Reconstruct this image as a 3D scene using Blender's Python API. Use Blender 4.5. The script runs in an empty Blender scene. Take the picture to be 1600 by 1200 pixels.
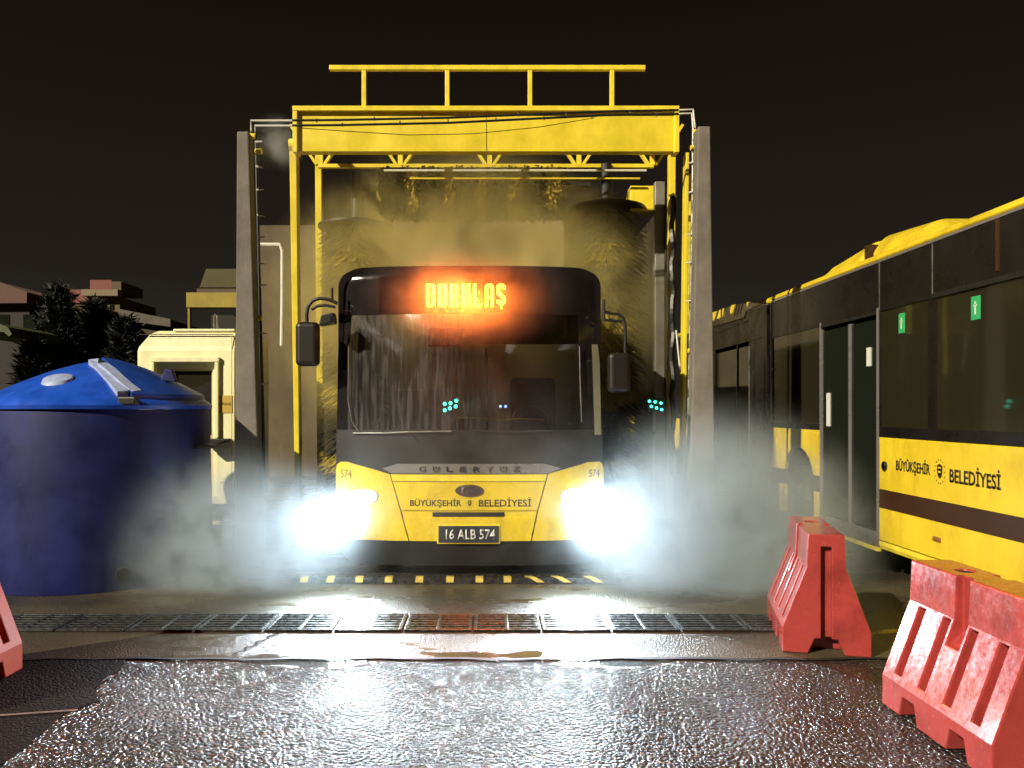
import bpy, bmesh, math, random
from mathutils import Vector, Matrix
R = math.radians
random.seed(7)
sc = bpy.context.scene
COL = sc.collection
F = 1200.0; VX, VY = 760.0, 640.0; EYE = 1.6

# ---------------------------------------------------------------- camera
cam = bpy.data.cameras.new('camera'); cam.sensor_width = 36; cam.lens = 27
cam.shift_x = .025; cam.shift_y = .025; cam.clip_end = 2000; cam.clip_start = .05
co = bpy.data.objects.new('camera', cam); COL.objects.link(co)
co.location = (0, 0, EYE); co.rotation_euler = (R(90), 0, 0)
sc.camera = co
# ---------------------------------------------------------------- render settings
sc.view_settings.view_transform = 'Standard'; sc.view_settings.look = 'None'
sc.view_settings.exposure = 0.55; sc.view_settings.gamma = 1
sc.render.engine = 'CYCLES'
sc.cycles.use_denoising = True
sc.cycles.max_bounces = 6; sc.cycles.diffuse_bounces = 2; sc.cycles.glossy_bounces = 3
sc.cycles.transmission_bounces = 4; sc.cycles.transparent_max_bounces = 12; sc.cycles.volume_bounces = 1
sc.cycles.sample_clamp_indirect = 4; sc.cycles.sample_clamp_direct = 0
sc.cycles.volume_step_rate = 1.0; sc.cycles.volume_max_steps = 128
sc.cycles.caustics_reflective = False; sc.cycles.caustics_refractive = False
# ---------------------------------------------------------------- night sky
w = bpy.data.worlds.new('World'); sc.world = w; w.use_nodes = True
nt = w.node_tree; nt.nodes.clear()
out = nt.nodes.new('ShaderNodeOutputWorld'); bg = nt.nodes.new('ShaderNodeBackground')
tc = nt.nodes.new('ShaderNodeTexCoord'); sp = nt.nodes.new('ShaderNodeSeparateXYZ'); rp = nt.nodes.new('ShaderNodeValToRGB')
nt.links.new(tc.outputs['Generated'], sp.inputs[0]); nt.links.new(sp.outputs['Z'], rp.inputs[0])
e = rp.color_ramp.elements
e[0].position = 0.0; e[0].color = (.021, .019, .015, 1)
e[1].position = .45; e[1].color = (.0058, .0034, .0021, 1)
m_ = rp.color_ramp.elements.new(.16); m_.color = (.0110, .0088, .0065, 1)
nt.links.new(rp.outputs[0], bg.inputs[0]); bg.inputs[1].default_value = 1.0
nt.links.new(bg.outputs[0], out.inputs[0])
# ---------------------------------------------------------------- the yard floodlight, high behind and left of the viewer
sun = bpy.data.lights.new('sun', 'SUN'); sun.energy = 4.4; sun.angle = R(.7); sun.color = (1, .90, .68)
so = bpy.data.objects.new('sun', sun); COL.objects.link(so)
SD = Vector((-.66, -.56, .52)).normalized()
so.rotation_euler = SD.to_track_quat('Z', 'Y').to_euler()

# ================================================================ helpers
WL = {}
def P(px, py, d): return Vector(((px-VX)/F*d, d, EYE+(VY-py)/F*d))
def wl(o):
    v = Vector((0, 0, 0))
    while o is not None:
        v += o.location; o = o.parent
    return v
def tag(o, label=None, cat=None, group=None, kind=None):
    if label: o['label'] = label
    if cat: o['category'] = cat
    if group: o['group'] = group
    if kind: o['kind'] = kind
    return o
def thing(name, label, cat, loc=(0, 0, 0), group=None):
    o = bpy.data.objects.new(name, None); o.location = loc; o.empty_display_size = .2
    COL.objects.link(o); return tag(o, label, cat, group)
class MB:
    def __init__(s): s.v = []; s.f = []; s.sm = False
    def add(s, vs, fs):
        b = len(s.v); s.v += [Vector(v) for v in vs]; s.f += [tuple(b+i for i in f) for f in fs]; return s
    def box(s, x0, x1, y0, y1, z0, z1):
        x0, x1 = min(x0, x1), max(x0, x1); y0, y1 = min(y0, y1), max(y0, y1); z0, z1 = min(z0, z1), max(z0, z1)
        return s.add([(x0,y0,z0),(x1,y0,z0),(x1,y1,z0),(x0,y1,z0),(x0,y0,z1),(x1,y0,z1),(x1,y1,z1),(x0,y1,z1)],
                     [(0,3,2,1),(4,5,6,7),(0,1,5,4),(1,2,6,5),(2,3,7,6),(3,0,4,7)])
    def bar(s, a, b, wd, h=None):
        a = Vector(a); b = Vector(b); h = h or wd; d = (b-a).normalized()
        up = Vector((0,0,1)) if abs(d.z) < .95 else Vector((0,1,0))
        u = d.cross(up).normalized(); v = u.cross(d).normalized(); vs = []
        for p in (a, b):
            for i, j in ((-1,-1),(1,-1),(1,1),(-1,1)): vs.append(p+u*(i*wd/2)+v*(j*h/2))
        return s.add(vs, [(0,1,2,3),(7,6,5,4),(0,4,5,1),(1,5,6,2),(2,6,7,3),(3,7,4,0)])
    def tube(s, pts, r, n=8, cap=True):
        pts = [Vector(p) for p in pts]; rings = []; u = None
        rs = r if isinstance(r, (list, tuple)) else [r]*len(pts)
        for i, p in enumerate(pts):
            t = ((pts[min(i+1, len(pts)-1)]-pts[max(i-1, 0)])).normalized()
            if u is None:
                ref = Vector((0,0,1)) if abs(t.z) < .9 else Vector((1,0,0)); u = t.cross(ref).normalized()
            else: u = (u-t*u.dot(t)).normalized()
            v = t.cross(u)
            rings.append([p+(u*math.cos(2*math.pi*k/n)+v*math.sin(2*math.pi*k/n))*rs[i] for k in range(n)])
        vs = [q for g in rings for q in g]; fs = []
        for i in range(len(pts)-1):
            for k in range(n): a = i*n+k; b = i*n+(k+1) % n; fs.append((a, b, b+n, a+n))
        if cap: fs += [tuple(range(n))[::-1], tuple((len(pts)-1)*n+k for k in range(n))]
        return s.add(vs, fs)
    def cyl(s, a, b, r, n=16): return s.tube([a, b], r, n)
    def prism(s, poly, ax, a, b):
        # poly: 2-D points; ax 'x' -> (y,z), 'y' -> (x,z), 'z' -> (x,y)
        def m(p, t): return {'x': (t, p[0], p[1]), 'y': (p[0], t, p[1]), 'z': (p[0], p[1], t)}[ax]
        n = len(poly); vs = [m(p, a) for p in poly]+[m(p, b) for p in poly]
        return s.add(vs, [tuple(range(n)), tuple(range(n, 2*n))[::-1]]+[(i, n+i, n+(i+1) % n, (i+1) % n) for i in range(n)])
    def lathe(s, prof, c, n=48):
        vs = []; fs = []; m = len(prof)
        for i in range(n):
            a = 2*math.pi*i/n
            for r, z in prof: vs.append((c[0]+r*math.cos(a), c[1]+r*math.sin(a), c[2]+z))
        for i in range(n):
            j = (i+1) % n
            for k in range(m-1): fs.append((i*m+k, j*m+k, j*m+k+1, i*m+k+1))
        return s.add(vs, fs)
    def sheet(s, poly, z): return s.add([(x, y, z) for x, y in poly], [tuple(range(len(poly)))])
    def build(s, name, mat, parent=None, bevel=0, smooth=False, origin=None, seg=2):
        og = wl(parent) if parent is not None else Vector(origin or (0, 0, 0))
        me = bpy.data.meshes.new(name)
        me.from_pydata([v-og for v in s.v], [], s.f)
        bm = bmesh.new(); bm.from_mesh(me); bmesh.ops.recalc_face_normals(bm, faces=bm.faces); bm.to_mesh(me); bm.free()
        me.materials.append(mat)
        o = bpy.data.objects.new(name, me); COL.objects.link(o)
        if parent is not None: o.parent = parent
        else: o.location = og
        if smooth:
            for p in me.polygons: p.use_smooth = True
            try: me.set_sharp_from_angle(angle=R(38))
            except Exception: pass
        if bevel:
            b = o.modifiers.new('bevel', 'BEVEL'); b.width = bevel; b.segments = seg; b.limit_method = 'ANGLE'; b.angle_limit = R(35)
            b.harden_normals = False
        return o
def bake(o):
    dg = bpy.context.evaluated_depsgraph_get(); dg.update()
    me = bpy.data.meshes.new_from_object(o.evaluated_get(dg))
    old = o.data; o.modifiers.clear(); o.data = me; me.name = old.name
def cut(o, cutters):
    cm = MB()
    tmp = []
    for c in cutters:
        t = c.build('cutter', o.data.materials[0], o.parent if o.parent else None, origin=o.location if not o.parent else None)
        tmp.append(t)
        b = o.modifiers.new('cut', 'BOOLEAN'); b.operation = 'DIFFERENCE'; b.solver = 'EXACT'; b.object = t
    bake(o)
    for t in tmp: bpy.data.objects.remove(t)
def text(s, x0, x1, z0, z1, mat, parent, name, frame, depth=.002, bold=0):
    """frame: (origin, right, up, out) ; text fitted to x0..x1, z0..z1 along right/up"""
    cu = bpy.data.curves.new(name, 'FONT'); cu.body = s; cu.size = 1; cu.offset = bold; cu.resolution_u = 3
    t = bpy.data.objects.new('t', cu); COL.objects.link(t)
    dg = bpy.context.evaluated_depsgraph_get(); dg.update()
    me = bpy.data.meshes.new_from_object(t.evaluated_get(dg)); bpy.data.objects.remove(t)
    xs = [v.co.x for v in me.vertices]; ys = [v.co.y for v in me.vertices]
    sx = (x1-x0)/(max(xs)-min(xs)); sy = (z1-z0)/(max(ys)-min(ys)); og = wl(parent)
    o_, r_, u_, n_ = frame
    for v in me.vertices:
        a = x0+(v.co.x-min(xs))*sx; b = z0+(v.co.y-min(ys))*sy
        q = o_(a, b) if callable(o_) else o_+r_*a+u_*b
        v.co = q+n_*depth-og
    me.materials.clear(); me.materials.append(mat)
    o = bpy.data.objects.new(name, me); COL.objects.link(o); o.parent = parent
    sm = o.modifiers.new('s', 'SOLIDIFY'); sm.thickness = .001; sm.offset = 0
    return o

# ---------------------------------------------------------------- materials
def mat(name, col, rough=.5, metal=0, var=0, vscale=3, bump=0, bscale=30, spec=.5, emis=None, es=0, coat=0, col2=None, rvar=0, streak=0, sscale=(7, 7, .55)):
    m = bpy.data.materials.new(name); m.use_nodes = True; n = m.node_tree; b = n.nodes['Principled BSDF']
    b.inputs['Base Color'].default_value = (*col, 1); b.inputs['Roughness'].default_value = rough
    b.inputs['Metallic'].default_value = metal; b.inputs['Specular IOR Level'].default_value = spec
    b.inputs['Coat Weight'].default_value = coat; b.inputs['Coat Roughness'].default_value = .08
    if emis: b.inputs['Emission Color'].default_value = (*emis, 1); b.inputs['Emission Strength'].default_value = es
    if var or bump or rvar or streak:
        t = n.nodes.new('ShaderNodeTexCoord')
    if var or rvar:
        x = n.nodes.new('ShaderNodeTexNoise'); x.inputs['Scale'].default_value = vscale; x.inputs['Detail'].default_value = 6
        x.inputs['Roughness'].default_value = .65
        n.links.new(t.outputs['Object'], x.inputs['Vector'])
    if var:
        r = n.nodes.new('ShaderNodeValToRGB'); c2 = col2 or tuple(c*(1-var) for c in col)
        r.color_ramp.elements[0].position = .38; r.color_ramp.elements[0].color = (*c2, 1)
        r.color_ramp.elements[1].position = .62; r.color_ramp.elements[1].color = (*col, 1)
        n.links.new(x.outputs['Fac'], r.inputs[0]); n.links.new(r.outputs[0], b.inputs['Base Color'])
    if rvar:
        mr = n.nodes.new('ShaderNodeMapRange'); mr.inputs['From Min'].default_value = .35; mr.inputs['From Max'].default_value = .65
        mr.inputs['To Min'].default_value = max(.02, rough-rvar); mr.inputs['To Max'].default_value = rough+rvar
        n.links.new(x.outputs['Fac'], mr.inputs[0]); n.links.new(mr.outputs[0], b.inputs['Roughness'])
    if streak:   # runs of grime, longer than wide
        mp = n.nodes.new('ShaderNodeMapping'); mp.inputs['Scale'].default_value = sscale; n.links.new(t.outputs['Object'], mp.inputs[0])
        k = n.nodes.new('ShaderNodeTexNoise'); k.inputs['Scale'].default_value = 1; k.inputs['Detail'].default_value = 8; k.inputs['Roughness'].default_value = .7
        n.links.new(mp.outputs[0], k.inputs['Vector'])
        kr = n.nodes.new('ShaderNodeMapRange'); kr.inputs['From Min'].default_value = .46; kr.inputs['From Max'].default_value = .72
        kr.inputs['To Min'].default_value = 0; kr.inputs['To Max'].default_value = streak; n.links.new(k.outputs['Fac'], kr.inputs[0])
        mx = n.nodes.new('ShaderNodeMix'); mx.data_type = 'RGBA'; n.links.new(kr.outputs[0], mx.inputs[0])
        if b.inputs['Base Color'].is_linked: n.links.new(b.inputs['Base Color'].links[0].from_socket, mx.inputs[6])
        else: mx.inputs[6].default_value = (*col, 1)
        mx.inputs[7].default_value = (col[0]*.28, col[1]*.24, col[2]*.2, 1); n.links.new(mx.outputs[2], b.inputs['Base Color'])
    if bump:
        y = n.nodes.new('ShaderNodeTexNoise'); y.inputs['Scale'].default_value = bscale; y.inputs['Detail'].default_value = 4
        n.links.new(t.outputs['Object'], y.inputs['Vector'])
        bp = n.nodes.new('ShaderNodeBump'); bp.inputs['Strength'].default_value = bump; bp.inputs['Distance'].default_value = .01
        n.links.new(y.outputs['Fac'], bp.inputs['Height']); n.links.new(bp.outputs[0], b.inputs['Normal'])
    return m
def emit(name, col, s):
    m = bpy.data.materials.new(name); m.use_nodes = True; n = m.node_tree; n.nodes.clear()
    o = n.nodes.new('ShaderNodeOutputMaterial'); e = n.nodes.new('ShaderNodeEmission')
    e.inputs[0].default_value = (*col, 1); e.inputs[1].default_value = s; n.links.new(e.outputs[0], o.inputs[0]); return m
def glass(name, tint, body, tr=.6, rough=.03, wet=0, bodymix=.3):
    m = bpy.data.materials.new(name); m.use_nodes = True; n = m.node_tree; n.nodes.clear()
    o = n.nodes.new('ShaderNodeOutputMaterial'); t = n.nodes.new('ShaderNodeBsdfTransparent'); t.inputs[0].default_value = (*tint, 1)
    d = n.nodes.new('ShaderNodeBsdfDiffuse'); d.inputs[0].default_value = (*body, 1)
    g = n.nodes.new('ShaderNodeBsdfGlossy'); g.inputs['Roughness'].default_value = rough
    fr = n.nodes.new('ShaderNodeFresnel'); fr.inputs[0].default_value = 1.5
    a = n.nodes.new('ShaderNodeMixShader'); a.inputs[0].default_value = bodymix; n.links.new(t.outputs[0], a.inputs[1]); n.links.new(d.outputs[0], a.inputs[2])
    b = n.nodes.new('ShaderNodeMixShader'); n.links.new(fr.outputs[0], b.inputs[0]); n.links.new(a.outputs[0], b.inputs[1]); n.links.new(g.outputs[0], b.inputs[2])
    n.links.new(b.outputs[0], o.inputs[0])
    if wet:   # water running down the pane; pale diffuse streaks at left paint in reflections
        tcx = n.nodes.new('ShaderNodeTexCoord'); mp = n.nodes.new('ShaderNodeMapping'); mp.inputs['Scale'].default_value = (38, 38, 2.2)
        x = n.nodes.new('ShaderNodeTexNoise'); x.inputs['Scale'].default_value = 1; x.inputs['Detail'].default_value = 5; x.inputs['Distortion'].default_value = .6
        n.links.new(tcx.outputs['Object'], mp.inputs[0]); n.links.new(mp.outputs[0], x.inputs['Vector'])
        bp = n.nodes.new('ShaderNodeBump'); bp.inputs['Strength'].default_value = wet; bp.inputs['Distance'].default_value = .02
        n.links.new(x.outputs['Fac'], bp.inputs['Height'])
        n.links.new(bp.outputs[0], g.inputs['Normal']); n.links.new(bp.outputs[0], fr.inputs['Normal'])
        rp_ = n.nodes.new('ShaderNodeMapRange'); rp_.inputs['From Min'].default_value = .45; rp_.inputs['From Max'].default_value = .68
        rp_.inputs['To Min'].default_value = bodymix*.4; rp_.inputs['To Max'].default_value = min(.9, bodymix*2.6)
        n.links.new(x.outputs['Fac'], rp_.inputs[0])
        sx = n.nodes.new('ShaderNodeSeparateXYZ'); n.links.new(tcx.outputs['Object'], sx.inputs[0])
        lo = n.nodes.new('ShaderNodeTexNoise'); lo.inputs['Scale'].default_value = 2.6; lo.inputs['Detail'].default_value = 3; n.links.new(tcx.outputs['Object'], lo.inputs['Vector'])
        wx = n.nodes.new('ShaderNodeMath'); wx.operation = 'MULTIPLY_ADD'; wx.inputs[1].default_value = 1.6; n.links.new(lo.outputs['Fac'], wx.inputs[0]); n.links.new(sx.outputs['X'], wx.inputs[2])
        mk_ = n.nodes.new('ShaderNodeMapRange'); mk_.interpolation_type = 'SMOOTHSTEP'; mk_.inputs['From Min'].default_value = 1.25; mk_.inputs['From Max'].default_value = .35
        n.links.new(wx.outputs[0], mk_.inputs[0])
        mu_ = n.nodes.new('ShaderNodeMath'); mu_.operation = 'MULTIPLY'; n.links.new(rp_.outputs[0], mu_.inputs[0]); n.links.new(mk_.outputs[0], mu_.inputs[1])
        n.links.new(mu_.outputs[0], a.inputs[0])
    return m
def pebbles(name, col, scale, strength, rough, pud=0, dist=.012, col2=None, spec=.5):
    m = bpy.data.materials.new(name); m.use_nodes = True; n = m.node_tree; b = n.nodes['Principled BSDF']
    t = n.nodes.new('ShaderNodeTexCoord')
    v = n.nodes.new('ShaderNodeTexVoronoi'); v.inputs['Scale'].default_value = scale; v.feature = 'SMOOTH_F1'; v.inputs['Smoothness'].default_value = .35
    dn = n.nodes.new('ShaderNodeTexNoise'); dn.inputs['Scale'].default_value = scale*.6; dn.inputs['Detail'].default_value = 3
    n.links.new(t.outputs['Object'], dn.inputs['Vector'])
    mx = n.nodes.new('ShaderNodeVectorMath'); mx.operation = 'MULTIPLY_ADD'; mx.inputs[1].default_value = (.02, .02, .02)
    n.links.new(dn.outputs['Color'], mx.inputs[0]); n.links.new(t.outputs['Object'], mx.inputs[2]); n.links.new(mx.outputs[0], v.inputs['Vector'])
    inv = n.nodes.new('ShaderNodeMath'); inv.operation = 'SUBTRACT'; inv.inputs[0].default_value = 1; n.links.new(v.outputs['Distance'], inv.inputs[1])
    ad = n.nodes.new('ShaderNodeMath'); ad.operation = 'MULTIPLY_ADD'; ad.inputs[1].default_value = .8
    n.links.new(dn.outputs['Fac'], ad.inputs[0]); n.links.new(inv.outputs[0], ad.inputs[2])
    bp = n.nodes.new('ShaderNodeBump'); bp.inputs['Strength'].default_value = strength; bp.inputs['Distance'].default_value = dist
    n.links.new(ad.outputs[0], bp.inputs['Height']); n.links.new(bp.outputs[0], b.inputs['Normal'])
    l = n.nodes.new('ShaderNodeTexNoise'); l.inputs['Scale'].default_value = .9; l.inputs['Detail'].default_value = 5
    n.links.new(t.outputs['Object'], l.inputs['Vector'])
    cr = n.nodes.new('ShaderNodeValToRGB'); cr.color_ramp.elements[0].position = .35; cr.color_ramp.elements[1].position = .68
    cr.color_ramp.elements[0].color = (*(col2 or tuple(c*.55 for c in col)), 1); cr.color_ramp.elements[1].color = (*col, 1)
    n.links.new(l.outputs['Fac'], cr.inputs[0]); n.links.new(cr.outputs[0], b.inputs['Base Color'])
    mr = n.nodes.new('ShaderNodeMapRange'); mr.inputs['From Min'].default_value = .35; mr.inputs['From Max'].default_value = .7
    mr.inputs['To Min'].default_value = rough*.8; mr.inputs['To Max'].default_value = rough*1.35
    n.links.new(l.outputs['Fac'], mr.inputs[0]); b.inputs['Specular IOR Level'].default_value = spec
    if pud:   # standing water in the low spots: smooth and mirror-like
        q = n.nodes.new('ShaderNodeTexNoise'); q.inputs['Scale'].default_value = 1.3; q.inputs['Detail'].default_value = 4; q.inputs['Distortion'].default_value = .5
        mp = n.nodes.new('ShaderNodeMapping'); mp.inputs['Scale'].default_value = (1, 2.4, 1); n.links.new(t.outputs['Object'], mp.inputs[0]); n.links.new(mp.outputs[0], q.inputs['Vector'])
        src = q.outputs['Fac']
        if pud == 2:   # the hollow along the apron edge holds water
            sy_ = n.nodes.new('ShaderNodeSeparateXYZ'); n.links.new(t.outputs['Object'], sy_.inputs[0])
            def mth(op, a_, b_):
                k_ = n.nodes.new('ShaderNodeMath'); k_.operation = op
                for i_, v_ in enumerate((a_, b_)):
                    if isinstance(v_, (int, float)): k_.inputs[i_].default_value = v_
                    else: n.links.new(v_, k_.inputs[i_])
                return k_.outputs[0]
            best = None
            for cx_, cy_, rx_, ry_ in ((-1.08, 4.90, .62, .26), (.92, 4.90, .80, .30), (-.75, 4.55, .30, .05)):
                dx_ = mth('DIVIDE', mth('SUBTRACT', sy_.outputs['X'], cx_), rx_); dy_ = mth('DIVIDE', mth('SUBTRACT', sy_.outputs['Y'], cy_), ry_)
                v_ = mth('SUBTRACT', 1.0, mth('ADD', mth('MULTIPLY', dx_, dx_), mth('MULTIPLY', dy_, dy_)))
                best = v_ if best is None else mth('MAXIMUM', best, v_)
            src = mth('ADD', mth('MULTIPLY', src, .55), mth('MULTIPLY', mth('MAXIMUM', best, -1.0), .5))
        pr = n.nodes.new('ShaderNodeMapRange'); pr.interpolation_type = 'SMOOTHSTEP'; pr.inputs['From Min'].default_value = .53; pr.inputs['From Max'].default_value = .68
        n.links.new(src, pr.inputs[0])
        mxr = n.nodes.new('ShaderNodeMix'); n.links.new(pr.outputs[0], mxr.inputs[0]); n.links.new(mr.outputs[0], mxr.inputs[2]); mxr.inputs[3].default_value = .06
        n.links.new(mxr.outputs[0], b.inputs['Roughness'])
        ms = n.nodes.new('ShaderNodeMapRange'); ms.inputs['To Min'].default_value = strength; ms.inputs['To Max'].default_value = strength*.12
        n.links.new(pr.outputs[0], ms.inputs[0]); n.links.new(ms.outputs[0], bp.inputs['Strength'])
    else: n.links.new(mr.outputs[0], b.inputs['Roughness'])
    return m
def steam_mat(name, dens, col, rad, thr=.42, scale=1.6, ani=.1, dist=1.2, soft=1.0, seed=0, stretch=(1, 1, 1), power=1):
    m = bpy.data.materials.new(name); m.use_nodes = True; n = m.node_tree; n.nodes.clear()
    o = n.nodes.new('ShaderNodeOutputMaterial'); v = n.nodes.new('ShaderNodeVolumePrincipled')
    v.inputs['Color'].default_value = (*col, 1); v.inputs['Anisotropy'].default_value = ani
    t = n.nodes.new('ShaderNodeTexCoord')
    ln = n.nodes.new('ShaderNodeVectorMath'); ln.operation = 'LENGTH'; n.links.new(t.outputs['Object'], ln.inputs[0])
    fo = n.nodes.new('ShaderNodeMapRange'); fo.interpolation_type = 'SMOOTHSTEP'
    fo.inputs['From Min'].default_value = 1.0; fo.inputs['From Max'].default_value = 1-soft*.85
    fo.inputs['To Min'].default_value = 0; fo.inputs['To Max'].default_value = 1
    n.links.new(ln.outputs['Value'], fo.inputs[0])
    ml = n.nodes.new('ShaderNodeVectorMath'); ml.operation = 'MULTIPLY_ADD'; ml.inputs[1].default_value = [rad[i]/stretch[i] for i in range(3)]
    ml.inputs[2].default_value = (seed*3.1, seed*1.7, seed)
    n.links.new(t.outputs['Object'], ml.inputs[0])
    x = n.nodes.new('ShaderNodeTexNoise'); x.inputs['Scale'].default_value = scale; x.inputs['Detail'].default_value = 8
    x.inputs['Roughness'].default_value = .62; x.inputs['Distortion'].default_value = dist
    n.links.new(ml.outputs[0], x.inputs['Vector'])
    mr = n.nodes.new('ShaderNodeMapRange'); mr.interpolation_type = 'SMOOTHSTEP'
    mr.inputs['From Min'].default_value = thr; mr.inputs['From Max'].default_value = thr+.26
    mr.inputs['To Min'].default_value = 0; mr.inputs['To Max'].default_value = dens
    n.links.new(x.outputs['Fac'], mr.inputs[0])
    pw = n.nodes.new('ShaderNodeMath'); pw.operation = 'POWER'; pw.inputs[1].default_value = power; n.links.new(fo.outputs[0], pw.inputs[0])
    mu = n.nodes.new('ShaderNodeMath'); mu.operation = 'MULTIPLY'; n.links.new(pw.outputs[0], mu.inputs[0]); n.links.new(mr.outputs[0], mu.inputs[1])
    n.links.new(mu.outputs[0], v.inputs['Density']); n.links.new(v.outputs[0], o.inputs['Volume'])
    return m

YEL = (.82, .60, .03)
M = dict(
 yellow=mat('yellow_paint', YEL, .3, var=.12, vscale=1.5, rvar=.1, coat=.3, streak=.45, sscale=(3, 3, 1.6), bump=.03, bscale=3),
 yellow2=mat('gantry_yellow', (.84, .66, .04), .38, var=.18, vscale=2.2, rvar=.12, bump=.06, bscale=14, streak=.24, sscale=(3, 3, .8)),
 dimyellow=mat('far_dim_yellow', (.34, .25, .025), .5, var=.25, vscale=2),  # darkened colour stands for the weaker floodlight at the far frame
 yellow_trim=mat('yellow_trim', (.88, .70, .05), .35, var=.1, vscale=4, streak=.4, sscale=(5, 5, 3)),
 blackgloss=mat('black_gloss', (.012, .010, .010), .12, rvar=.06, var=.3, coat=.3),
 blackpanel=mat('black_panel', (.012, .010, .010), .30, rvar=.08, var=.3, spec=.3, streak=.3),
 black=mat('black_plastic', (.015, .014, .014), .45, var=.4, vscale=8),
 rubber=mat('rubber', (.012, .012, .012), .7, var=.3, vscale=10),
 brown=mat('brown_stripe', (.050, .020, .010), .35, var=.2),
 silver=mat('silver_trim', (.33, .31, .31), .3, metal=.6, rvar=.08),
 steel=mat('steel', (.45, .44, .42), .35, metal=.8, var=.3, vscale=9, rvar=.15),
 chrome=mat('chrome', (.6, .6, .6), .15, metal=1),
 concrete=mat('concrete_post', (.19, .165, .14), .8, var=.25, vscale=4, bump=.25, bscale=26, streak=.6),
 white=mat('white_pipe', (.75, .73, .68), .4, var=.1),
 cream=mat('cream_grp', (.86, .82, .50), .38, var=.08, vscale=2.4, bump=.03, bscale=40, rvar=.1, streak=.22, sscale=(9, 9, 1.2)),
 creamdark=mat('cream_frame', (.60, .50, .28), .5, var=.15),
 tank=mat('tank_shaded_blue', (.010, .014, .125), .55, spec=.35, var=.35, vscale=2.5, rvar=.1, streak=.6, sscale=(3, 3, .4), bump=.05, bscale=6),  # the shade over the tank body is put into this dark blue
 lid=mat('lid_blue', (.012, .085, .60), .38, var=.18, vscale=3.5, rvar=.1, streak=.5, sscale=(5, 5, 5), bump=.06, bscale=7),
 lidpale=mat('lid_pale', (.36, .42, .66), .45, var=.25, vscale=12),
 red=mat('barrier_red', (.36, .050, .046), .22, var=.08, vscale=30, rvar=.06, bump=.10, bscale=14, coat=.5, streak=.7, sscale=(4, 4, 3)),
 darkhole=mat('dark_cavity', (.01, .01, .01), .8),
 grate=mat('cast_grate', (.05, .05, .048), .28, metal=.5, var=.4, vscale=20, rvar=.1),
 mark=mat('hazard_yellow', (.62, .46, .10), .4, var=.4, vscale=22),
 txt=mat('dark_lettering', (.018, .010, .006), .5),
 plate=mat('plate_blueblack', (.035, .035, .05), .35),
 platetxt=mat('plate_lettering', (.75, .75, .72), .4),
 orange=mat('mirror_shell', (.14, .04, .015), .35),
 wallpale=mat('bay_wall', (.46, .38, .24), .75, var=.22, vscale=1.2, bump=.1, bscale=10),
 interior=mat('bus_interior', (.20, .19, .18), .6, var=.2),
 seat=mat('seat_fabric', (.05, .05, .065), .8, var=.4, vscale=20),
 pole_y=mat('grab_pole', (.75, .55, .06), .3),
 green=mat('green_sticker', (.03, .36, .12), .4),
 sticker=mat('white_sticker', (.62, .62, .58), .5),
 leaf=mat('dark_needles', (.008, .012, .006), .7, var=.6, vscale=2),
 bark=mat('bark', (.05, .035, .025), .9, var=.3),
 pink=mat('pink_render', (.13, .065, .05), .85, var=.2, vscale=.6),
 olive=mat('olive_render', (.11, .08, .045), .85, var=.2, vscale=.6),
 roofdark=mat('dark_roof', (.018, .013, .012), .8),
 redsign=mat('red_fascia', (.16, .025, .012), .6),
 canopy=mat('green_canopy', (.06, .08, .015), .6, var=.3),
 headlamp=emit('headlamp_light', (.86, 1.0, .98), 60),
 led=emit('amber_led', (1, .15, .006), 34),
 greenled=emit('green_led', (.04, 1.0, .62), 7),
 cyanled=emit('cyan_led', (.15, .35, 1.0), 4),
 lamp_in=emit('cabin_lamp', (1, .93, .88), 4.2),
 wind=glass('windscreen_glass', (.86, .84, .84), (.26, .24, .24), bodymix=.10, rough=.05, wet=.5),
 sidegl=glass('tinted_side_glass', (.46, .46, .34), (.050, .044, .022), bodymix=.40, rough=.06),
 doorgl=glass('door_glass', (.30, .34, .28), (.022, .028, .020), bodymix=.5, rough=.06),
 signgl=glass('sign_glass', (.95, .9, .85), (.04, .02, .01), bodymix=.04, rough=.08),
)

# ================================================================ the ground
def quad(x0, x1, y0, y1, ny=1, nx=1): return [(x0, y0), (x1, y0), (x1, y1), (x0, y1)]
m_asph = pebbles('wet_asphalt', (.036, .032, .028), 52, 1.0, .18, dist=.026, pud=2)
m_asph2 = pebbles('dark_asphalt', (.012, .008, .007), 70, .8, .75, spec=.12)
m_conc = pebbles('wet_concrete', (.105, .088, .050), 85, .9, .32, pud=1, spec=.3, dist=.009, col2=(.040, .035, .026))
m_puddle = mat('puddle_water', (.035, .035, .03), .07, spec=.6, bump=.10, bscale=9)
tag(MB().sheet(quad(-150, 150, -40, 260), 0).build('ground', m_asph), kind='structure')
tag(MB().sheet(quad(-14, 14, 4.92, 34), .004).build('concrete_apron', m_conc), kind='structure')
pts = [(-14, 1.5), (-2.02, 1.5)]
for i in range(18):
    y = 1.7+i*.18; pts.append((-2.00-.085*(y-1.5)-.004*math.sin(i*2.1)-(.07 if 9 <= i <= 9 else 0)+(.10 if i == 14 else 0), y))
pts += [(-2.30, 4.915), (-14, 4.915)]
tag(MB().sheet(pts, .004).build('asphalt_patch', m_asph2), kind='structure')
ml = MB()
for (xa, ya, xb, yb) in ((-3.2, 3.86, -2.17, 4.06), (-3.2, 3.66, -2.5, 3.76)):
    ml.add([(xa, ya, .009), (xb, yb, .009), (xb, yb+.022, .009), (xa, ya+.022, .009)], [(0, 1, 2, 3)])
tag(ml.build('painted_line', mat('old_paint', (.22, .16, .15), .6, var=.5, vscale=20)), kind='structure')
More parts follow.
